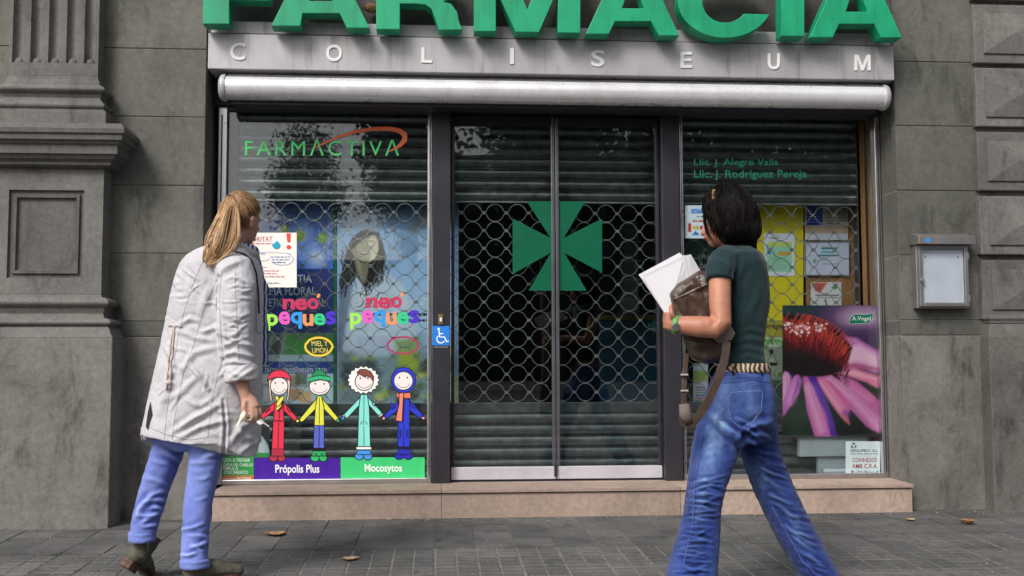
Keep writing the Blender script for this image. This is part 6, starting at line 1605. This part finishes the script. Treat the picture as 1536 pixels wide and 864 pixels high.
def fade_shade(px, py, co):
    v = np.ones((len(px), 3))
    def sp(cx, cy, rx, ry, rot):
        c, s_ = math.cos(rot), math.sin(rot); dx, dy = px - cx, py - cy
        return np.exp(-(((dx * c + dy * s_) / rx) ** 2 + ((-dx * s_ + dy * c) / ry) ** 2))
    f_ = sp(1074, 655, 13, 62, .28) * 1.35 + sp(1128, 612, 18, 22, .3) * .55 + sp(1050, 760, 10, 40, .15) * .4 + sp(1150, 730, 14, 50, -.5) * .4 + sp(1200, 800, 12, 50, -.5) * .35 + sp(1105, 575, 45, 14, 0) * .35
    f_ = f_ * (.8 + wave_noise(co, .2, 22, 5, 10, (1, 1, .5)) + wave_noise(co, .15, 60, 6, 10, (1, 1, .4))) + np.clip(wave_noise(co, .06, 9, 8), 0, 1); f_ = np.clip(f_, 0, 1.1)[:, None]
    return (v + f_ * np.array([5.0, 3.4, 1.0])) * np.clip(1 + dj2[:, None] * np.array([130, 110, 60]), .45, 2.2)  # faded patches and worn ridges, plus fold shade put into the denim colour
jeans2, bvq = shell(me, 'jeans', M_J2, RW, fade_shade)
M_THR = mat_plain('jean_thread', (.2, .24, .46), .9, 0, .4, 60)
M_SM2 = mat_plain('jean_seam', (.035, .055, .2), .9)
for pts in ([(1095, 589), (1116, 587), (1144, 586)], [(1095, 589), (1093, 612), (1096, 630), (1112, 642), (1130, 632), (1142, 616), (1144, 586)]): seam(bvq, pts, .0011, M_THR, jeans2, 'pocket_stitch')
seam(bvq, [(1072, 575), (1100, 574), (1130, 570), (1156, 574)], .0022, M_SM2, jeans2, 'yoke_seam'); seam(bvq, [(1078, 564), (1110, 562), (1150, 560)], .0018, M_SM2, jeans2, 'waistband_seam')
seam(bvq, [(1066, 600), (1054, 660), (1044, 720), (1040, 780), (1026, 850)], .0022, M_SM2, jeans2, 'side_seam'); seam(bvq, [(1042, 720), (1038, 790), (1024, 850)], .0008, M_THR, jeans2, 'side_stitch')
seam(bvq, [(1132, 720), (1160, 770), (1196, 830), (1212, 862)], .0022, M_SM2, jeans2, 'inner_seam'); seam(bvq, [(1158, 760), (1192, 820), (1214, 860)], .0008, M_THR, jeans2, 'inner_stitch')
for x in (1100, 1141): seam(bvq, [(x, 549), (x + .5, 556), (x + 1, 563)], .004, M_J2, jeans2, 'belt_loop', .004, step=2)
# belt with striped pattern
m, nt_, bs_ = newmat('striped_belt'); wv = N(nt_, 'ShaderNodeTexWave'); wv.inputs['Scale'].default_value = 17; wv.inputs['Distortion'].default_value = 8; wv.inputs['Detail'].default_value = 1
wv.inputs['Detail Scale'].default_value = .6
nt_.links.new(worldpos(nt_, (1, .6, -2.2)), wv.inputs['Vector']); nt_.links.new(ramp(nt_, wv.outputs['Fac'], [(.42, (.015, .012, .01)), (.52, (.46, .34, .22))]), bs_.inputs['Base Color']); bs_.inputs['Roughness'].default_value = .6
mb = MB(); mb.loft([sec(1083, 1148, 545, -2.18, .295, 40), sec(1081, 1150, 548, -2.18, .303, 40), sec(1078, 1152, 556, -2.18, .311, 40), sec(1078, 1151, 558.5, -2.18, .306, 40)]); mb.build('belt', m, RW, smooth=True)

# shoes
M_SHOE = mat_plain('dark_shoe', (.03, .03, .032), .6, 0, .2, 20)
make_boot(RW, at(1052, 909, -2.36), (-.94, .3, 0), (0, 0, 1), M_SHOE, M_BLACK, 0, 'shoe')
make_boot(RW, at(1248, 884, -2.11), (-.85, .2, -.45), (-.45, .05, .88), M_SHOE, M_BLACK, 0, 'shoe')

# hair: full dark bob
M_DARKH = mat_hair('black_hair', (.003, .0028, .0028), (.006, .005, .0045), (.01, .008, .007), .5, .12)
hb = MB()
hb.ball(hc2 + HR2 @ Vector((-.022, 0, .022)), .108, .1, .112, HR2); hb.ball(hc2 + HR2 @ Vector((-.05, 0, -.045)), .09, .104, .085, HR2); hb.ball(hc2 + HR2 @ Vector((.02, 0, .062)), .075, .085, .055, HR2); hb.ball(hc2 + HR2 @ Vector((-.005, .068, -.04)), .042, .034, .07, HR2); hb.ball(hc2 + HR2 @ Vector((-.005, -.068, -.04)), .042, .034, .07, HR2)
me = hb.remesh(.007, 3); deform(me, [], [(.004, 8, 61, (1, 1, .4)), (.002, 24, 62, (1, 1, .3))])
hair2, _ = shell(me, 'hair', M_DARKH, RW)
m = MB(); rh = random.Random(21)
clump = [(rh.uniform(-math.pi, math.pi), rh.uniform(0, 6.28), rh.uniform(.95, 1.09), rh.uniform(.88, 1.06)) for _ in range(90)]
for k in range(1700):
    cp = clump[k % 90]; phi = cp[0] + rh.gauss(0, .07); phi = (phi + math.pi) % (2 * math.pi) - math.pi
    af = abs(phi); te = math.radians(60 if af < .4 else (60 + (af - .4) / .4 * 62 if af < .8 else 122)) * cp[3] * rh.uniform(.93, 1.02)
    t0 = rh.uniform(.02, .7) * te; rad = cp[2] + rh.gauss(0, .012); pts = []
    for i in range(9):
        th = t0 + (te - t0) * i / 8; ph = phi + .2 * math.sin(3.2 * th + cp[1]) * (th / 1.5) + (.25 * (1 if phi > 0 else -1) * max(0, .9 - af) * th)
        if th <= math.pi / 2: sr = math.sin(th); zz = .132 * math.cos(th)
        else:
            u = (th - math.pi / 2) / math.radians(35); sr = 1 + .03 * u - .2 * u * u; zz = -.118 * u
        wv_ = rad * (1 + .028 * math.sin(5 * th + cp[1]))
        pts.append(hc2 + HR2 @ (Vector((-.014, 0, .004)) + Vector((.112 * sr * math.cos(ph), .104 * sr * math.sin(ph), zz)) * wv_))
    strand(m, pts, rh.uniform(.001, .0022), 4) if k % 25 else strand(m, [p_ + (p_ - hc2) * (.06 * i_ / 8) for i_, p_ in enumerate(pts)], .0006, 4)
m.build('strands', M_DARKH, hair2, smooth=True)
m = MB(); pts = [hc2 + HR2 @ Vector((.03, .1 * math.sin(a), .016 + .116 * math.cos(a))) for a in [(-1.0 + .2 * k) for k in range(11)]]; m.tube(pts, [(.0045, .008)] * 11, 10, ref=(0, 0, 1)); m.build('hair_band', mat_plain('tortoise_band', (.22, .13, .035), .3, 0, .4, 40), hair2, smooth=True)

# watch
wt = MB(); wt.tube(q3((1018, 488, -2.355), (1014, 487.5, -2.351), (1010, 487, -2.347)), [.0365, .0365, .036], 24); w_o = wt.build('watch', mat_plain('green_strap', (.13, .36, .09), .5, 0, .2, 30), RW, smooth=True, label='green strapped wrist watch')
ctr = at(1014, 490, -2.386); m = MB(); m.tube([ctr + Vector((0, .004, 0)), ctr + Vector((0, -.006, -.002))], [.0165, .0155], 20); m.build('watch_face', M_ALU, w_o, bevel=.001)

# brown bag under the arm
BG = thing('shoulder_bag', at(1050, 545, -2.24), 'crumpled dark brown leather bag pressed under an arm', 'bag')
M_BAG = mat_plain('brown_leather', (.06, .036, .026), .4, 0, .3, 9, .5, 60, .004)
M_BAG2 = mat_plain('tan_flap', (.2, .165, .14), .6, 0, .2, 9, .4, 60, .004)
b = MB()
b.loft([[at(x, y, -2.24 + dy) for x, y in [(1046 + (X - 1046) * s_, 470 + (Yp - 470) * s_) for X, Yp in [(1003, 441), (1012, 428), (1030, 418), (1048, 406), (1062, 408), (1072, 420), (1080, 450), (1090, 500), (1092, 525), (1082, 542), (1060, 548), (1038, 540), (1028, 520), (1022, 500), (1012, 478), (1006, 458)]]] for dy, s_ in ((-.085, .72), (-.07, .93), (-.03, 1.0), (.03, 1.0), (.07, .9), (.085, .7))])
me = b.remesh(.007, 5)
fl = [([(1010, 440), (1025, 455), (1030, 475)], 4, .012), ([(1020, 432), (1040, 442), (1050, 460)], 4, .012), ([(1030, 420), (1045, 430), (1062, 425)], 4, .012), ([(1045, 412), (1052, 430), (1064, 445)], 4, -.012), ([(1036, 450), (1046, 462), (1048, 478)], 4, -.012), ([(1012, 452), (1020, 470), (1032, 480)], 3.5, -.01), ([(1040, 520), (1060, 512), (1080, 520)], 4, .01), ([(1035, 530), (1055, 538), (1078, 530)], 4, .01), ([(1018, 425), (1030, 430), (1040, 425)], 3, .01), ([(1024, 444), (1036, 436), (1052, 440)], 3, -.008)]
fl = [(a_, b_ * 1.3, c_ * .6) for a_, b_, c_ in fl]
deform(me, fl, [(.002, 3, 71, (1, 1, 1)), (.0006, 15, 72, (1, 1, 1))]); bago, bvb = shell(me, 'bag_body', M_BAG, BG)
M_BST = mat_plain('bag_stitch', (.02, .013, .01), .7)
for pts in ([(1006, 452), (1022, 446), (1044, 436), (1068, 424)], [(1024, 505), (1040, 512), (1060, 514)], [(1048, 408), (1050, 425), (1056, 450)]): seam(bvb, pts, .0022, M_BST, bago, 'stitch_line', .0005)
seam(bvb, [(1010, 448), (1026, 442), (1046, 432), (1064, 424)], .0009, M_KEY, bago, 'zip', .0003)
m = MB(); m.loft([[at(x, y, Y) for x, y in [(1066, 505), (1090, 478), (1103, 500), (1098, 510), (1078, 515)]] for Y in (-2.345, -2.33)]); m.build('flap', M_BAG2, BG, bevel=.004)
def ribbon(pts, w_, nm, mat):
    m = MB(); P3 = [];
    for i in range(len(pts) - 1):
        for k in range(4): P3.append(tuple(pts[i][j] + (pts[i + 1][j] - pts[i][j]) * k / 4 for j in range(3)))
    P3 = q3(*(P3 + [pts[-1]]))
    for _ in range(3): P3 = [P3[0]] + [(P3[i - 1] + P3[i] * 2 + P3[i + 1]) / 4 for i in range(1, len(P3) - 1)] + [P3[-1]]
    rg = []
    for i, p in enumerate(P3):
        t_ = (P3[min(i + 1, len(P3) - 1)] - P3[max(i - 1, 0)]).normalized(); e2 = Vector((0, -1, 0)); e2 = (e2 - t_ * e2.dot(t_)).normalized(); e1 = t_.cross(e2)
        rg.append([p + e1 * w_ + e2 * .003, p - e1 * w_ + e2 * .003, p - e1 * w_ - e2 * .003, p + e1 * w_ - e2 * .003])
    m.loft(rg); m.build(nm, mat, BG, bevel=.002)
ribbon([(1090, 512, -2.37), (1088, 535, -2.40), (1079, 565, -2.43), (1066, 595, -2.43), (1051, 620, -2.43), (1040, 634, -2.43), (1030, 638, -2.425), (1024, 630, -2.42), (1024, 612, -2.42)], .0155, 'strap', M_BAG)
ribbon([(1025, 620, -2.418), (1026, 590, -2.41), (1027, 560, -2.40), (1030, 530, -2.33)], .010, 'strap', M_BAG)
m = MB(); m.tube(q3((1026, 606, -2.425), (1028, 622, -2.43), (1034, 634, -2.43)), [(.02, .01), (.024, .013), (.018, .01)], 12, ref=(1, 0, 0)); m.build('strap_pad', mat_plain('brown_pad', (.13, .1, .085), .7, 0, .2, 12), BG, smooth=True)
for y in (562, 586):
    a = at(1027, y, -2.412); m = MB(); m.box(a.x - .015, a.x + .013, a.y - .007, a.y + .006, a.z - .003, a.z + .003); m.build('strap_ring', M_KEY, BG, bevel=.001)

# papers
PS = thing('paper_stack', at(1003, 474, -2.29), 'stack of blank white papers gripped beside the brown bag', 'papers')
cs = [(963, 413), (1026, 383), (1048, 414), (1034, 432), (1001, 476)]
for k, (dx, dy, Y, ra) in enumerate([(0, 0, -2.322, 0), (.6, -1.2, -2.319, .02), (2.5, -2.5, -2.316, .05), (-1.5, -1.5, -2.313, -.03), (3, -4, -2.310, .08), (-2, -3, -2.307, -.05)]):
    q = [at(1000 + (x - 1000) * math.cos(ra) - (y - 474) * math.sin(ra) + dx, 474 + (x - 1000) * math.sin(ra) + (y - 474) * math.cos(ra) + dy, Y + .03 + max(0, x - 1000) * .0012) for x, y in cs]; m = MB(); n = len(q)
    m.add([tuple(v) for v in q] + [(v.x, v.y + .0016, v.z) for v in q], [tuple(range(n))[::-1], tuple(range(n, 2 * n))] + [(i, (i + 1) % n, (i + 1) % n + n, i + n) for i in range(n)]); m.build('sheet', mat_plain('paper_white_%d' % k, (.82, .81, .84), .6, 0, .03), PS, bevel=.0003)
